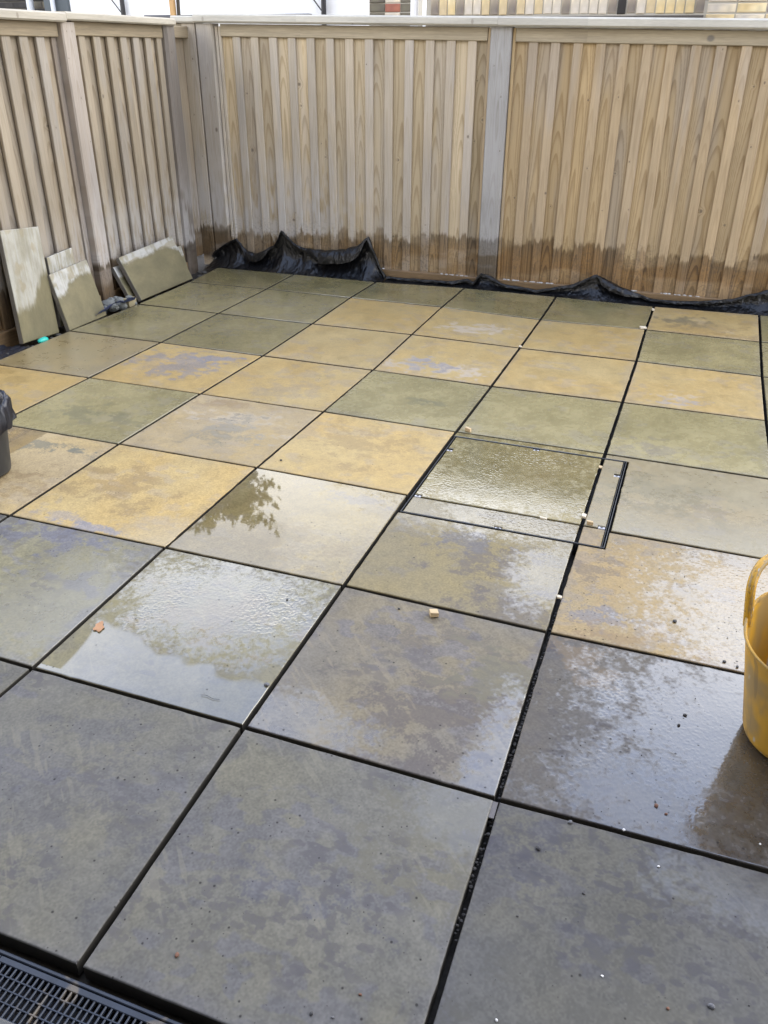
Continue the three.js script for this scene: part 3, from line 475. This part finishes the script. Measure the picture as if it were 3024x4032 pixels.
leaning('small pale dry offcut showing above the short slab against the fence', [-3.30, 0.0, -4.05], [-3.30, 0.0, -4.35], [-3.39, 0.503, -4.42], [-3.39, 0.485, -4.134], leanTex(14, () => 0.1, 1.2));
leaning('wide low offcut leaning nearest the fence corner, frosted white along its top', [-3.2, -0.004, -4.932], [-3.212, -0.004, -5.75], [-3.38, 0.362, -5.736], [-3.38, 0.326, -4.946], leanTex(21, (u) => 0.84 - 0.14 * sm(0.7, 1, u), 1.6));
leaning('offcut mostly hidden behind the wide low slab at the fence corner', [-3.262, -0.02, -4.89], [-3.262, -0.02, -5.80], [-3.432, 0.236, -5.945], [-3.432, 0.250, -4.925], leanTex(27, () => 0.7, 1));

// ---------------------------------------------------------------- litter in the trough beside the left fence
{
  const g = new THREE.PlaneGeometry(0.5, 0.09, 40, 8), p = g.attributes.position; for (let k = 0; k < p.count; k++) { const x = p.getX(k), y = p.getY(k); p.setXYZ(k, y * 0.8 + 0.02 * fbm(x * 14, y * 20, 2), 0.015 + 0.05 * fbm(x * 16 + 3, y * 30, 3) * (1 - Math.abs(x) * 3.4) + 0.03 * (y < 0 ? 0 : y / 0.045), x); } g.computeVertexNormals();
  single('plastic_scrap', g, std({ color: lin(0.045, 0.06, 0.13), roughness: 0.38 }), 'crumpled dark blue plastic strip at the foot of the short leaning slab', 'plastic scrap', null, [-3.20, 0.012, -4.57]);
  const lump = (r, s, x, y, z) => pebbleGeo(r, s, 0.8).translate(x, y, z), cl = []; const q = rng(77);
  for (let k = 0; k < 16; k++) cl.push(lump(0.025 + q() * 0.035, k + 100, -3.36 + q() * 0.14, -0.02 + q() * 0.06, -4.62 - q() * 0.26));
  single('concrete_lump', mergeGeometries(cl), std({ color: lin(0.19, 0.20, 0.19), roughness: 0.9 }), 'rough grey concrete lump round the foot of the left fence post', 'concrete');
  single('timber_block', bar([-0.035, -0.03, -0.05], [0.035, 0.035, 0.05], 0.004, 2), std({ color: lin(0.36, 0.31, 0.19), roughness: 0.6 }), 'pale timber block between the fence post and the wide low slab', 'timber', null, [-3.24, 0.005, -4.815]);
  const tg = new THREE.SphereGeometry(0.03, 18, 10), tp = tg.attributes.position; for (let k = 0; k < tp.count; k++) { const n = 0.85 + 0.3 * vn(tp.getX(k) * 70 + 8, tp.getZ(k) * 70); tp.setXYZ(k, tp.getX(k) * n, tp.getY(k) * 0.6 * n, tp.getZ(k) * 1.5 * n); } tg.computeVertexNormals();
  single('plastic_scrap', tg, std({ color: lin(0.02, 0.46, 0.38), roughness: 0.4 }), 'bright turquoise plastic scrap at the foot of the tall leaning slab', 'plastic scrap', null, [-3.215, 0.0, -3.745]);
  const cr = []; for (let k = 0; k < 60; k++) cr.push(pebbleGeo(0.008 + q() * 0.02, k + 300, 0.6).translate(-3.2 - q() * 0.22, -0.045 + q() * 0.02, -3.0 - q() * 3.1));
  const s = single('rubble', mergeGeometries(cr), std({ color: lin(0.07, 0.068, 0.062), roughness: 0.85 }), 'dark stones scattered in the trough beside the left fence', 'rubble'); s.userData.kind = 'stuff';
  const g2 = new THREE.PlaneGeometry(0.24, 0.7, 20, 40).rotateX(-Math.PI / 2), p2 = g2.attributes.position; for (let k = 0; k < p2.count; k++) p2.setY(k, 0.05 * fbm(p2.getX(k) * 14 + 2, p2.getZ(k) * 10, 3)); g2.computeVertexNormals();
  single('plastic_sheet', g2, std({ color: lin(0.02, 0.022, 0.03), roughness: 0.4 }), 'black plastic crumpled in the trough left of the tall leaning slab', 'plastic sheet', null, [-3.32, -0.045, -3.25]);
}

// ---------------------------------------------------------------- yellow builder's tub
{
  const t = thing('rubber_tub', 'yellow flexible builder\'s tub with loop handle, half out of frame', 'tub', [1.605, 0, -1.325]);
  const yel = std({ map: paint(512, 256, (u, v) => { const n = fbm(u * 14, v * 8, 4), n2 = fbm(u * 50, v * 16, 3), k = 0.75 + 0.5 * n + 0.25 * (n2 - 0.5); let c = [0.50 * k, 0.275 * k, 0.018 * k]; c = mix3(c, [0.26, 0.19, 0.085], sm(0.48, 0.7, fbm(u * 11 + 4, v * 12, 4)) * 0.75); c = mix3(c, [0.16, 0.11, 0.05], sm(0.66, 0.72, fbm(u * 60 + 4, v * 9 + u * 14, 2)) * 0.5); c = mix3(c, [0.42, 0.39, 0.36], sm(0.74, 0.78, fbm(u * 26 + 8, v * 18 + 2, 3))); return c; }), roughness: 0.5 });
  const V = (x, y) => new THREE.Vector2(x, y), H = 0.405;
  const lean = (g) => { const p = g.attributes.position; for (let k = 0; k < p.count; k++) { const y = p.getY(k), a = Math.atan2(p.getZ(k), p.getX(k)); let d = Math.atan2(Math.sin(a + 2.43), Math.cos(a + 2.43)); let d2 = Math.atan2(Math.sin(a - 0.71), Math.cos(a - 0.71)); const up = sm(0.2, H, y) * 0.045 * (Math.exp(-((d / 0.62) ** 2)) + Math.exp(-((d2 / 0.62) ** 2)) - 0.25); p.setXYZ(k, p.getX(k) - 0.005 * y / H, y + up, p.getZ(k) + 0.065 * y / H); } g.computeVertexNormals(); return g; };
  const wall = lean(new THREE.LatheGeometry([V(0, 0.004), V(0.13, 0.002), V(0.15, 0.006), V(0.163, 0.02), V(0.169, 0.04), V(0.185, 0.14), V(0.203, 0.25), V(0.222, 0.36), V(0.230, H - 0.012), V(0.234, H - 0.006), V(0.2345, H), V(0.231, H + 0.004), V(0.227, H), V(0.224, H - 0.012), V(0.216, 0.36), V(0.197, 0.25), V(0.179, 0.14), V(0.163, 0.04), V(0.14, 0.014), V(0, 0.012)], 64));
  part(t, 'body', wall, yel);
  for (const c0 of [-2.43, 0.71]) {
    const pts = [], N = 14; for (let k = 0; k <= N; k++) { const q = k / N, a = c0 + 0.52 * (q * 2 - 1) * (1 - 0.03 * Math.sin(q * Math.PI)), up = Math.pow(Math.sin(q * Math.PI), 0.24) * 0.165; pts.push(new THREE.Vector3(Math.cos(a) * (0.223 + 0.15 * up) - 0.006, H - 0.02 + up, Math.sin(a) * (0.223 + 0.15 * up) + 0.066)); }
    const g = new THREE.TubeGeometry(new THREE.CatmullRomCurve3(pts), 48, 0.0130, 10); part(t, 'handle', g, yel);
  }
}
// ---------------------------------------------------------------- black bucket with a bin bag
{
  const t = thing('builders_bucket', 'black rubble bucket lined with a dark plastic bag, at the left frame edge', 'bucket', [-2.036, 0, -1.9]);
  const blk = std({ map: paint(256, 256, (u, v) => { const k = 0.6 + 0.8 * fbm(u * 12, v * 10, 4), d = sm(0.55, 0.75, fbm(u * 7 + 3, v * 9, 3)); return mix3([0.022 * k, 0.022 * k, 0.022 * k], [0.075, 0.07, 0.06], d * 0.5); }), roughness: 0.55 });
  const V = (x, y) => new THREE.Vector2(x, y);
  part(t, 'body', new THREE.LatheGeometry([V(0, 0.003), V(0.125, 0.003), V(0.134, 0.008), V(0.137, 0.02), V(0.152, 0.17), V(0.164, 0.29), V(0.170, 0.292), V(0.171, 0.306), V(0.165, 0.310), V(0.160, 0.305), V(0.148, 0.17), V(0.132, 0.02), V(0, 0.012)], 56), blk);
  const g = new THREE.LatheGeometry([V(0.05, 0.17), V(0.10, 0.22), V(0.145, 0.29), V(0.160, 0.345), V(0.172, 0.358), V(0.186, 0.335), V(0.192, 0.285), V(0.190, 0.25), V(0.186, 0.235)], 90), p = g.attributes.position;
  for (let k = 0; k < p.count; k++) { const x = p.getX(k), y = p.getY(k), z = p.getZ(k), a = Math.atan2(z, x), n = fbm(Math.cos(a) * 4 + 9, Math.sin(a) * 4 + y * 12, 3) - 0.5, n2 = Math.abs(fbm(Math.cos(a) * 9 + 3, Math.sin(a) * 9 + y * 5, 2) - 0.5); p.setXYZ(k, x * (1 + 0.22 * n + 0.3 * n2), y + 0.10 * (fbm(Math.cos(a) * 3, Math.sin(a) * 3 + 7, 2) - 0.5) + 0.03 * n2, z * (1 + 0.22 * n + 0.3 * n2)); }
  g.computeVertexNormals(); part(t, 'bin_bag', g, std({ color: lin(0.008, 0.009, 0.016), roughness: 0.36 }));
}

// ---------------------------------------------------------------- drain channel at the threshold
{
  const t = thing('drain_channel', 'black plastic drain channel with slotted grating along the house threshold', 'drain');
  const pl = std({ map: paint(256, 256, (u, v) => { const k = 0.7 + 0.6 * fbm(u * 16, v * 16, 3), d = sm(0.64, 0.72, fbm(u * 14 + 3, v * 12, 3)); return mix3([0.022 * k, 0.029 * k, 0.045 * k], [0.20, 0.16, 0.11], d * 0.6); }), roughness: 0.42 });  // black plastic tinted blue: the sky's reflection is put into the colour
  const x0 = -1.2, x1 = 1.6, y = -0.016, uvm = (g) => uvBy(g, (x, yy, z) => [x * 1.4, (z + yy) * 1.4]);
  part(t, 'frame', uvm(bar([x0, -0.06, 0.037], [x1, y + 0.002, 0.046], 0.002, 0)), pl); part(t, 'frame', uvm(bar([x0, -0.06, 0.176], [x1, y + 0.002, 0.185], 0.002, 0)), pl);
  part(t, 'channel', uvm(bar([x0, -0.09, 0.036], [x1, -0.085, 0.186], 0.001, 0)), std({ color: lin(0.008, 0.008, 0.008), roughness: 0.8 }));
  for (let s = 0; s < 3; s++) {
    const a = -0.98 + s * 0.82, b = a + 0.817; if (b < x0) continue;
    const gr = part(t, 'grating', uvm(bar([a, y - 0.012, 0.0475], [b, y, 0.062], 0.0015, 0)), pl);
    part(gr, 'side_strip', uvm(bar([a, y - 0.012, 0.160], [b, y, 0.1745], 0.0015, 0)), pl);
    for (let k = 0; k < 3; k++) part(gr, 'rib', uvm(bar([a, y - 0.012, 0.0825 + k * 0.0245], [b, y - 0.0008, 0.0865 + k * 0.0245], 0.001, 0)), pl);
    const bars = []; for (let x = a + 0.004; x < b; x += 0.0152) bars.push(uvm(bar([x, y - 0.011, 0.0615], [x + 0.0045, y - 0.0014, 0.1605], 0.001, 2)));
    const m = part(gr, 'cross_bars', mergeGeometries(bars), pl); m.userData.kind = 'stuff';
  }
}

// ---------------------------------------------------------------- small wooden spacers, leaf, twig, stones
{
  const wood = [std({ color: lin(0.56, 0.42, 0.24), roughness: 0.6 }), std({ color: lin(0.66, 0.58, 0.44), roughness: 0.6 }), std({ color: lin(0.42, 0.26, 0.10), roughness: 0.5 }), std({ color: lin(0.11, 0.10, 0.10), roughness: 0.5 })];
  const wedge = (x, z, w, h, d, turn, m, y, label) => { const g = bar([-w / 2, 0, -d / 2], [w / 2, h, d / 2], 0.002, 0); const p = g.attributes.position; for (let k = 0; k < p.count; k++) if (p.getX(k) > 0) p.setY(k, p.getY(k) * 0.82); const o = single('wooden_spacer', g, wood[m], label, 'spacer', null, [x, y, z]); o.rotation.y = turn; };
  wedge(0.055, -3.238, 0.032, 0.022, 0.016, -0.3, 0, 0.001, 'tan wooden spacer lying at the far left corner of the manhole cover');
  wedge(0.624, -2.417, 0.03, 0.012, 0.012, 0, 1, -0.007, 'pale wooden spacer wedged in the joint across the manhole cover');
  wedge(0.790, -2.500, 0.018, 0.014, 0.030, 0, 1, -0.006, 'cream wooden spacer upright in the long joint of the manhole cover');
  wedge(0.824, -2.436, 0.028, 0.020, 0.013, 0.1, 0, -0.003, 'tan wooden spacer on edge beside the joint crossing on the manhole cover');
  wedge(0.792, -3.055, 0.018, 0.008, 0.026, 0, 0, -0.012, 'brown wooden spacer sunk in the long joint by the far edge of the cover');
  wedge(0.796, -1.826, 0.017, 0.010, 0.017, 0, 1, -0.004, 'pale wooden spacer in the long joint in front of the manhole cover');
  wedge(0.384, -1.547, 0.030, 0.022, 0.028, 0.5, 0, 0.0005, 'loose tan wooden cube lying alone on a mottled brown slab');
  wedge(0.775, -5.590, 0.045, 0.014, 0.04, 0.4, 1, 0.0005, 'white spacer at the joint crossing one row from the back fence');
  wedge(0.806, -6.14, 0.02, 0.014, 0.03, 0.1, 1, 0.0, 'white spacer at the far end of the joint beside the plastic sheet');
  wedge(0.006, -4.822, 0.02, 0.008, 0.022, 0.1, 1, -0.003, 'small pale spacer at a joint crossing between four yellow slabs');
  wedge(0.800, -0.750, 0.017, 0.004, 0.06, 0.02, 3, -0.008, 'dark wooden spacer sunk flat in the nearest joint crossing');
  const stones = [std({ color: lin(0.035, 0.034, 0.036), roughness: 0.55 }), std({ color: lin(0.15, 0.065, 0.035), roughness: 0.6 }), std({ color: lin(0.72, 0.71, 0.70), roughness: 0.6 }), std({ color: lin(0.12, 0.12, 0.13), roughness: 0.6 })];
  const list = [[-0.012, -0.987, 11, 3, 'dark grey pebble on the slab edge by the long joint beside the puddle'], [-0.163, -1.446, 6, 0, 'tiny black stone on the far right of the puddled slab'], [0.251, -1.54, 6.5, 0, 'tiny black stone left of the loose wooden cube'], [1.218, -0.915, 8, 1, 'reddish stone, larger of two near the tub\'s dark reflection'], [1.246, -0.895, 5.5, 1, 'reddish stone, smaller of two near the tub\'s dark reflection'], [1.144, -0.801, 5, 2, 'white chip on the wet slab just beyond the nearest cross joint'], [1.239, -0.715, 4.5, 2, 'white chip on the near right slab just below the cross joint'], [0.942, -0.662, 9, 0, 'oblong dark stone near the top left of the nearest right slab'], [1.005, -0.776, 8, 3, 'grey stone lodged in the nearest cross joint on the right'], [1.142, -0.373, 4, 2, 'white chip in the middle of the nearest right slab'], [1.285, -0.348, 5.5, 1, 'brown stone near the bottom edge of the nearest right slab'], [1.373, -0.385, 8.5, 3, 'grey stone near the bottom right of the nearest right slab'], [1.483, -0.879, 4.5, 2, 'pale chip inside the tub\'s dark reflection at right'], [1.072, -0.57, 4.5, 0, 'black speck of stone above centre on the nearest right slab'], [0.223, -0.084, 7.5, 1, 'rusty orange stone on the near grey slab by the drain'], [0.65, -0.145, 4.5, 1, 'brown and white grit near the bottom of the middle grey slab'], [0.567, -0.07, 5.5, 0, 'black stone at the bottom edge of the middle grey slab'], [0.613, -0.079, 4.5, 3, 'small grey stone right of the black one at the bottom edge'], [0.943, -0.195, 4.5, 2, 'white chip right of the nearest long joint at the bottom'], [1.216, -1.818, 10, 0, 'black stone on the pale shiny slab left of the tub'], [1.275, -1.318, 8, 0, 'black stone on the wet slab near the tub, farther of two'], [1.26, -1.264, 7, 0, 'black stone on the wet slab near the tub, nearer of two'], [1.387, -1.638, 8, 0, 'black stone by the cross joint just left of the tub'], [1.429, -1.625, 7, 0, 'black stone touching the cross joint closest to the tub'], [-0.732, -2.541, 8, 0, 'black stone at the lower left of a yellow slab'], [-0.226, -0.485, 4, 0, 'tiny black speck on the near left grey slab']];
  list.forEach(([x, z, r, m, label], k) => { const o = single('stone', pebbleGeo(r / 1350, k + 40, 0.65), stones[m], label, 'stone', null, [x, r * 0.0003, z]); o.rotation.y = k * 1.7; });
  // fallen leaf, lobed, curled and floating on the puddle
  const sh = new THREE.Shape(); const lobes = 26; for (let k = 0; k <= lobes; k++) { const a = k / lobes * 2 * Math.PI, r = 0.5 * (1 - 0.25 * Math.abs(Math.cos(a))) * (0.82 + 0.12 * Math.cos(a * 5 + 0.6) + 0.10 * Math.cos(a * 3 + 2)); const x = Math.cos(a) * r * 0.055, y = Math.sin(a) * r * 0.075; k ? sh.lineTo(x, y) : sh.moveTo(x, y); }
  const lg = new THREE.ExtrudeGeometry(sh, { depth: 0.0006, bevelEnabled: false }).rotateX(-Math.PI / 2), lp = lg.attributes.position; for (let k = 0; k < lp.count; k++) lp.setY(k, lp.getY(k) + 6 * lp.getX(k) ** 2 + 2 * lp.getZ(k) ** 2); lg.computeVertexNormals();
  const leaf = single('fallen_leaf', lg, std({ color: lin(0.40, 0.21, 0.10), roughness: 0.5 }), 'orange fallen leaf floating at the far edge of the puddle', 'leaf', null, [-0.718, 0.0006, -1.056]); leaf.rotation.y = 0.5;
  const tw = new THREE.TubeGeometry(new THREE.CatmullRomCurve3([[-0.186, 0.003, -0.868], [-0.17, 0.004, -0.872], [-0.14, 0.003, -0.866], [-0.12, 0.003, -0.871]].map((p) => new THREE.Vector3(...p))), 16, 0.0008, 6);
  single('twig', tw, stones[0], 'thin dark twig lying in the puddle near the front joint', 'twig');
  const q = rng(91), cr = [];
  for (let k = 0; k < 170; k++) { const z = -0.35 - q() * 1.4; cr.push(pebbleGeo(0.002 + q() * 0.004, k + 900, 0.8).translate(0.803 + (q() - 0.5) * 0.012, -0.026 + q() * 0.008, z)); }
  const s = single('grit', mergeGeometries(cr), std({ color: lin(0.075, 0.07, 0.065), roughness: 0.8 }), 'grit filling the nearest long joint right of centre', 'grit'); s.userData.kind = 'stuff';
  const cr2 = []; for (let k = 0; k < 260; k++) { const x = 0.8 + q() * 0.72, z = -0.1 - q() * 2.1; cr2.push(pebbleGeo(0.0007 + q() * q() * q() * 0.0022, k + 2000, 0.7).translate(x, 0.0008, z)); }
  const s2 = single('grit', mergeGeometries(cr2), stones[0], 'fine dark grit sprinkled over the slabs at right', 'grit'); s2.userData.kind = 'stuff';
}

// ---------------------------------------------------------------- beyond the fence
{
  const white = thing('white_building', 'overexposed white rendered building behind the back fence', 'building', [0, 0, -9]);
  const wm = std({ map: paint(256, 256, (u, v) => { const k = 0.95 + 0.1 * fbm(u * 10, v * 10, 3); return [0.86 * k, 0.86 * k, 0.86 * k]; }), roughness: 0.85 });
  part(white, 'wall', bar([-6.75, -0.05, -0.25], [-2.77, 2.9, 0], 0.01, 0), wm);
  part(white, 'dark_line', bar([-5.55, 2.15, 0.001], [-3.42, 2.18, 0.10], 0.004, 0), std({ color: lin(0.10, 0.10, 0.11), roughness: 0.7 }));
  const pipe = std({ color: lin(0.02, 0.018, 0.02), roughness: 0.5 });
  for (const x of [-5.86, -3.25]) { const d = part(white, 'pole', new THREE.CylinderGeometry(0.028, 0.028, 2.9, 14).translate(x, 1.45, 0.06), pipe); part(d, 'stay', new THREE.CylinderGeometry(0.007, 0.007, 0.5, 8).rotateZ(0.72).translate(x - 0.16, 2.36, 0.06), pipe); }
  const bt = (a, b) => paint(64, 64, (u, v) => { const n = fbm(u * 5, v * 5, 3), g = vn(u * 30, v * 30), k = 0.75 + 0.35 * n + 0.3 * (g - 0.5); return mix3(a, b, sm(0.5, 0.75, fbm(u * 4 + 9, v * 4, 3))).map((x) => x * k); });
  const mats = [bt([0.78, 0.62, 0.34], [0.6, 0.48, 0.3]), bt([0.85, 0.72, 0.45], [0.72, 0.55, 0.28]), bt([0.50, 0.42, 0.30], [0.20, 0.17, 0.15]), bt([0.80, 0.69, 0.5], [0.62, 0.56, 0.48])].map((map) => std({ map, roughness: 0.88 }));
  const dark = std({ map: bt([0.045, 0.04, 0.036], [0.03, 0.027, 0.025]), roughness: 0.85 }), mortar = std({ color: lin(0.42, 0.39, 0.33), roughness: 0.95 }), rm = rng(61);
  const geos = {}; const bg = (w, h) => geos[w + '_' + h] ??= bar([0, 0, 0], [w, h, 0.1], 0.005, 0);
  const yel = thing('brick_building', 'yellow stock brick wall with upright bricks over the back fence', 'building', [0, 0, -7.4]);
  part(yel, 'wall', bar([-1.58, -0.05, -0.3], [3.2, 2.42, -0.007], 0.004, 0), mortar);
  part(yel, 'dark_line', bar([-1.53, 2.03, -0.006], [0.78, 2.085, 0.03], 0.006, 0), std({ color: lin(0.09, 0.08, 0.07), roughness: 0.9 }));  // dark bar along the foot of the upright bricks
  for (let k = 0; k < 30; k++) { const b = part(yel, 'brick', bg(0.066, 0.215), k === 21 ? dark : mats[Math.floor(rm() * 4)]); b.position.set(-1.53 + k * 0.0772, 2.10 - 0.001 + (rm() - 0.5) * 0.006, -0.1 + (rm() - 0.5) * 0.008); b.rotation.z = (rm() - 0.5) * 0.02; }
  for (let r = 0; r < 4; r++) for (let k = 0; k < 8; k++) { const b = part(yel, 'brick', bg(0.215, 0.065), mats[Math.floor(rm() * 4)]); b.position.set(0.80 + (k - (r % 2) * 0.5) * 0.226 + (r % 2 ? 0.115 : 0), 2.025 + r * 0.0755, -0.1 + (rm() - 0.5) * 0.008); }
  single('hanging_lamp', new THREE.LatheGeometry([[0, 0], [0.05, 0.004], [0.085, 0.02], [0.095, 0.06], [0.07, 0.12], [0.02, 0.15], [0.012, 0.22], [0, 0.22]].map(([x, y]) => new THREE.Vector2(x, y)), 28), pipe, 'black rounded underside of a fitting on the yellow brick wall', 'lamp', null, [0.80, 2.178, -7.2]);
  const pier = thing('brick_pier', 'rough weathered brick pier with a red brick, between white wall and downpipe', 'pier', [0, 0, -8.2]);
  part(pier, 'core', bar([-2.42, -0.05, -0.2], [-1.93, 2.7, 0.022], 0.01, 0), mortar);
  const red = std({ map: bt([0.42, 0.16, 0.10], [0.35, 0.14, 0.10]), roughness: 0.9 }), stain = std({ map: bt([0.12, 0.105, 0.085], [0.2, 0.18, 0.13]), roughness: 0.9 });
  for (let r = 0; r < 5; r++) for (let k = 0; k < 3; k++) { const b = part(pier, 'brick', bg(0.155, 0.07), r === 1 && k === 1 ? red : k !== 1 ? stain : mats[3]); b.position.set(-2.41 + k * 0.162, 2.08 + r * 0.078, -0.07 + (rm() - 0.5) * 0.015); }
  const dp = thing('downpipe', 'white plastic downpipe at the left end of the yellow brick wall', 'downpipe', [-1.72, 0, -7.5]);
  part(dp, 'pipe', new THREE.CylinderGeometry(0.036, 0.036, 2.6, 18).translate(0, 1.3, 0), std({ color: lin(0.85, 0.85, 0.86), roughness: 0.4 })); part(dp, 'bracket', bar([-0.05, 1.7, -0.05], [0.05, 1.73, 0.045], 0.004, 0), std({ color: lin(0.8, 0.8, 0.8), roughness: 0.5 }));
  const db = thing('brick_building', 'dark brown brick house wall at the far left beyond the fence', 'building', [0, 0, -9.2]);
  part(db, 'wall', bar([-10.5, -0.05, -0.3], [-6.98, 2.8, -0.008], 0.004, 0), std({ color: lin(0.10, 0.09, 0.075), roughness: 0.95 }));
  for (let r = 0; r < 5; r++) for (let k = 0; k < 12; k++) { const b = part(db, 'brick', bg(0.215, 0.065), rm() < 0.7 ? dark : stain); b.position.set(-9.5 + (k + (r % 2) * 0.5) * 0.226, 2.13 + r * 0.0755, -0.1 + (rm() - 0.5) * 0.006); }
  const wp = std({ color: lin(0.62, 0.64, 0.68), roughness: 0.4 });
  single('downpipe', new THREE.CylinderGeometry(0.045, 0.045, 2.7, 16).translate(0, 1.35, 0), wp, 'pale downpipe on the dark brick wall at far left', 'downpipe', null, [-7.3, 0, -9.05]);
  single('downpipe', new THREE.CylinderGeometry(0.028, 0.028, 2.7, 16).translate(0, 1.35, 0), wp, 'thin pale pipe in front of the slate grey panel at far left', 'downpipe', null, [-6.85, 0, -8.92]);
  single('grey_cabinet', bar([-7.03, -0.05, -9.2], [-6.66, 2.8, -8.97], 0.01, 1), std({ color: lin(0.085, 0.10, 0.11), roughness: 0.7 }), 'slate grey upright panel beside the dark brick wall at far left', 'panel');
}
{ // young tree staked behind the back fence; its crown is above the frame and shows mirrored in the puddle
  const t = thing('young_tree', 'young leafy tree tied to a timber stake behind the fence corner', 'tree', [-3.84, 0, -6.85]);
  part(t, 'stake', bar([-0.022, -0.05, -0.022], [0.022, 2.42, 0.022], 0.003, 1), std({ color: lin(0.55, 0.34, 0.15), roughness: 0.7 }));
  const bark = std({ color: lin(0.06, 0.05, 0.04), roughness: 0.85 }), q = rng(301), br = [], stem = (pts, r) => new THREE.TubeGeometry(new THREE.CatmullRomCurve3(pts.map((p) => new THREE.Vector3(...p))), 18, r, 7);
  part(t, 'trunk', mergeGeometries([stem([[0.05, -0.05, 0.02], [0.055, 1.2, 0.01], [0.045, 2.1, -0.02], [0.06, 2.6, -0.04]], 0.017), stem([[0.06, 2.55, -0.04], [0.1, 2.9, -0.06], [0.08, 3.35, -0.04]], 0.010)]), bark);
  const tips = []; for (let k = 0; k < 34; k++) { const y = 2.2 + q() * 1.05, a = q() * 6.283, L = (0.22 + 0.42 * q()) * (1.05 - 0.35 * Math.abs(y - 2.7)), e = [0.07 + Math.cos(a) * L, y + 0.12 + 0.22 * q(), -0.04 + Math.sin(a) * L * 0.8]; br.push(stem([[0.06, y, -0.04], [0.06 + Math.cos(a) * L * 0.5, y + 0.1, -0.04 + Math.sin(a) * L * 0.4], e], 0.0045)); for (let n = 0; n < 9; n++) { const f = 0.3 + 0.75 * n / 8; tips.push([mix(0.06, e[0], f), mix(y, e[1], f), mix(-0.04, e[2], f)]); } }
  part(t, 'branches', mergeGeometries(br), bark);
  for (let k = 0; k < 0; k++) tips.push([-0.02 + q() * 0.34, 2.10 + q() * 0.05, 0.08 + q() * 0.12]);
  const lf = []; const one = new THREE.Shape(); [[0, 0], [0.006, 0.008], [0.016, 0.012], [0.012, 0.02], [0.022, 0.028], [0.014, 0.036], [0.018, 0.048], [0.008, 0.054], [0, 0.066], [-0.008, 0.054], [-0.018, 0.048], [-0.014, 0.036], [-0.022, 0.028], [-0.012, 0.02], [-0.016, 0.012], [-0.006, 0.008]].forEach(([x, y], k) => k ? one.lineTo(x, y) : one.moveTo(x, y));
  const base = new THREE.ShapeGeometry(one), bp = base.attributes.position; for (let k = 0; k < bp.count; k++) bp.setZ(k, 14 * bp.getX(k) ** 2 - 4 * bp.getY(k) ** 2); base.computeVertexNormals();
  const M = new THREE.Matrix4(), Q = new THREE.Quaternion(), E = new THREE.Euler(), crown = new THREE.InstancedMesh(base, std({ color: 0xffffff, roughness: 0.6 }), tips.length * 5); let c = 0;
  for (const p of tips) for (let n = 0; n < 5; n++) { E.set((q() - 0.5) * 2.4, q() * 6.283, (q() - 0.5) * 2.4); const s = 0.9 + q() * 0.8; M.compose(new THREE.Vector3(p[0] + (q() - 0.5) * 0.1, p[1] + (q() - 0.5) * 0.1, p[2] + (q() - 0.5) * 0.1), Q.setFromEuler(E), new THREE.Vector3(s, s, s)); crown.setMatrixAt(c, M); crown.setColorAt(c++, lin(0.06 + 0.05 * q(), 0.10 + 0.05 * q(), 0.03 + 0.02 * q())); }
  shade(crown); crown.name = 'crown'; crown.userData.kind = 'stuff'; t.add(crown);
}
{ // the house behind the camera, which looks out through its wide doorway
  const t = thing('house', 'rear of the house with a wide open doorway, behind the viewpoint', 'house', [0, 0, 0.22]);
  const wall = std({ color: lin(0.42, 0.37, 0.30), roughness: 0.9 }), inside = std({ color: lin(0.55, 0.54, 0.52), roughness: 0.9 });
  part(t, 'wall', bar([-3.6, -0.05, 0], [-1.4, 6.2, 0.3], 0.004, 1), wall); part(t, 'wall', bar([2.6, -0.05, 0], [4.2, 6.2, 0.3], 0.004, 1), wall); part(t, 'wall', bar([-1.4, 2.25, 0], [2.6, 6.2, 0.3], 0.004, 0), wall);
  part(t, 'floor', bar([-3.6, -0.05, 0.3], [4.2, 0.1, 5], 0.004, 0), inside); part(t, 'threshold', bar([-1.4, -0.05, -0.03], [2.6, 0.06, 0.3], 0.004, 0), std({ color: lin(0.1, 0.1, 0.1), roughness: 0.6 }));
  part(t, 'ceiling', bar([-3.6, 2.5, 0.3], [4.2, 2.7, 5], 0.004, 0), inside); part(t, 'back_wall', bar([-3.6, 0.1, 5], [4.2, 6.2, 5.2], 0.004, 0), inside);
  part(t, 'side_wall', bar([-3.8, -0.05, 0.002], [-3.601, 6.2, 5.2], 0.004, 2), wall); part(t, 'side_wall', bar([4.201, -0.05, 0.002], [4.4, 6.2, 5.2], 0.004, 2), wall);
  part(t, 'roof', bar([-3.9, 6.201, -0.15], [4.5, 6.4, 5.3], 0.004, 0), std({ color: lin(0.08, 0.08, 0.085), roughness: 0.8 }));
}
scene.traverse((o) => { if (o.isMesh) o.castShadow = o.receiveShadow = true; });
renderer.render(scene, camera);
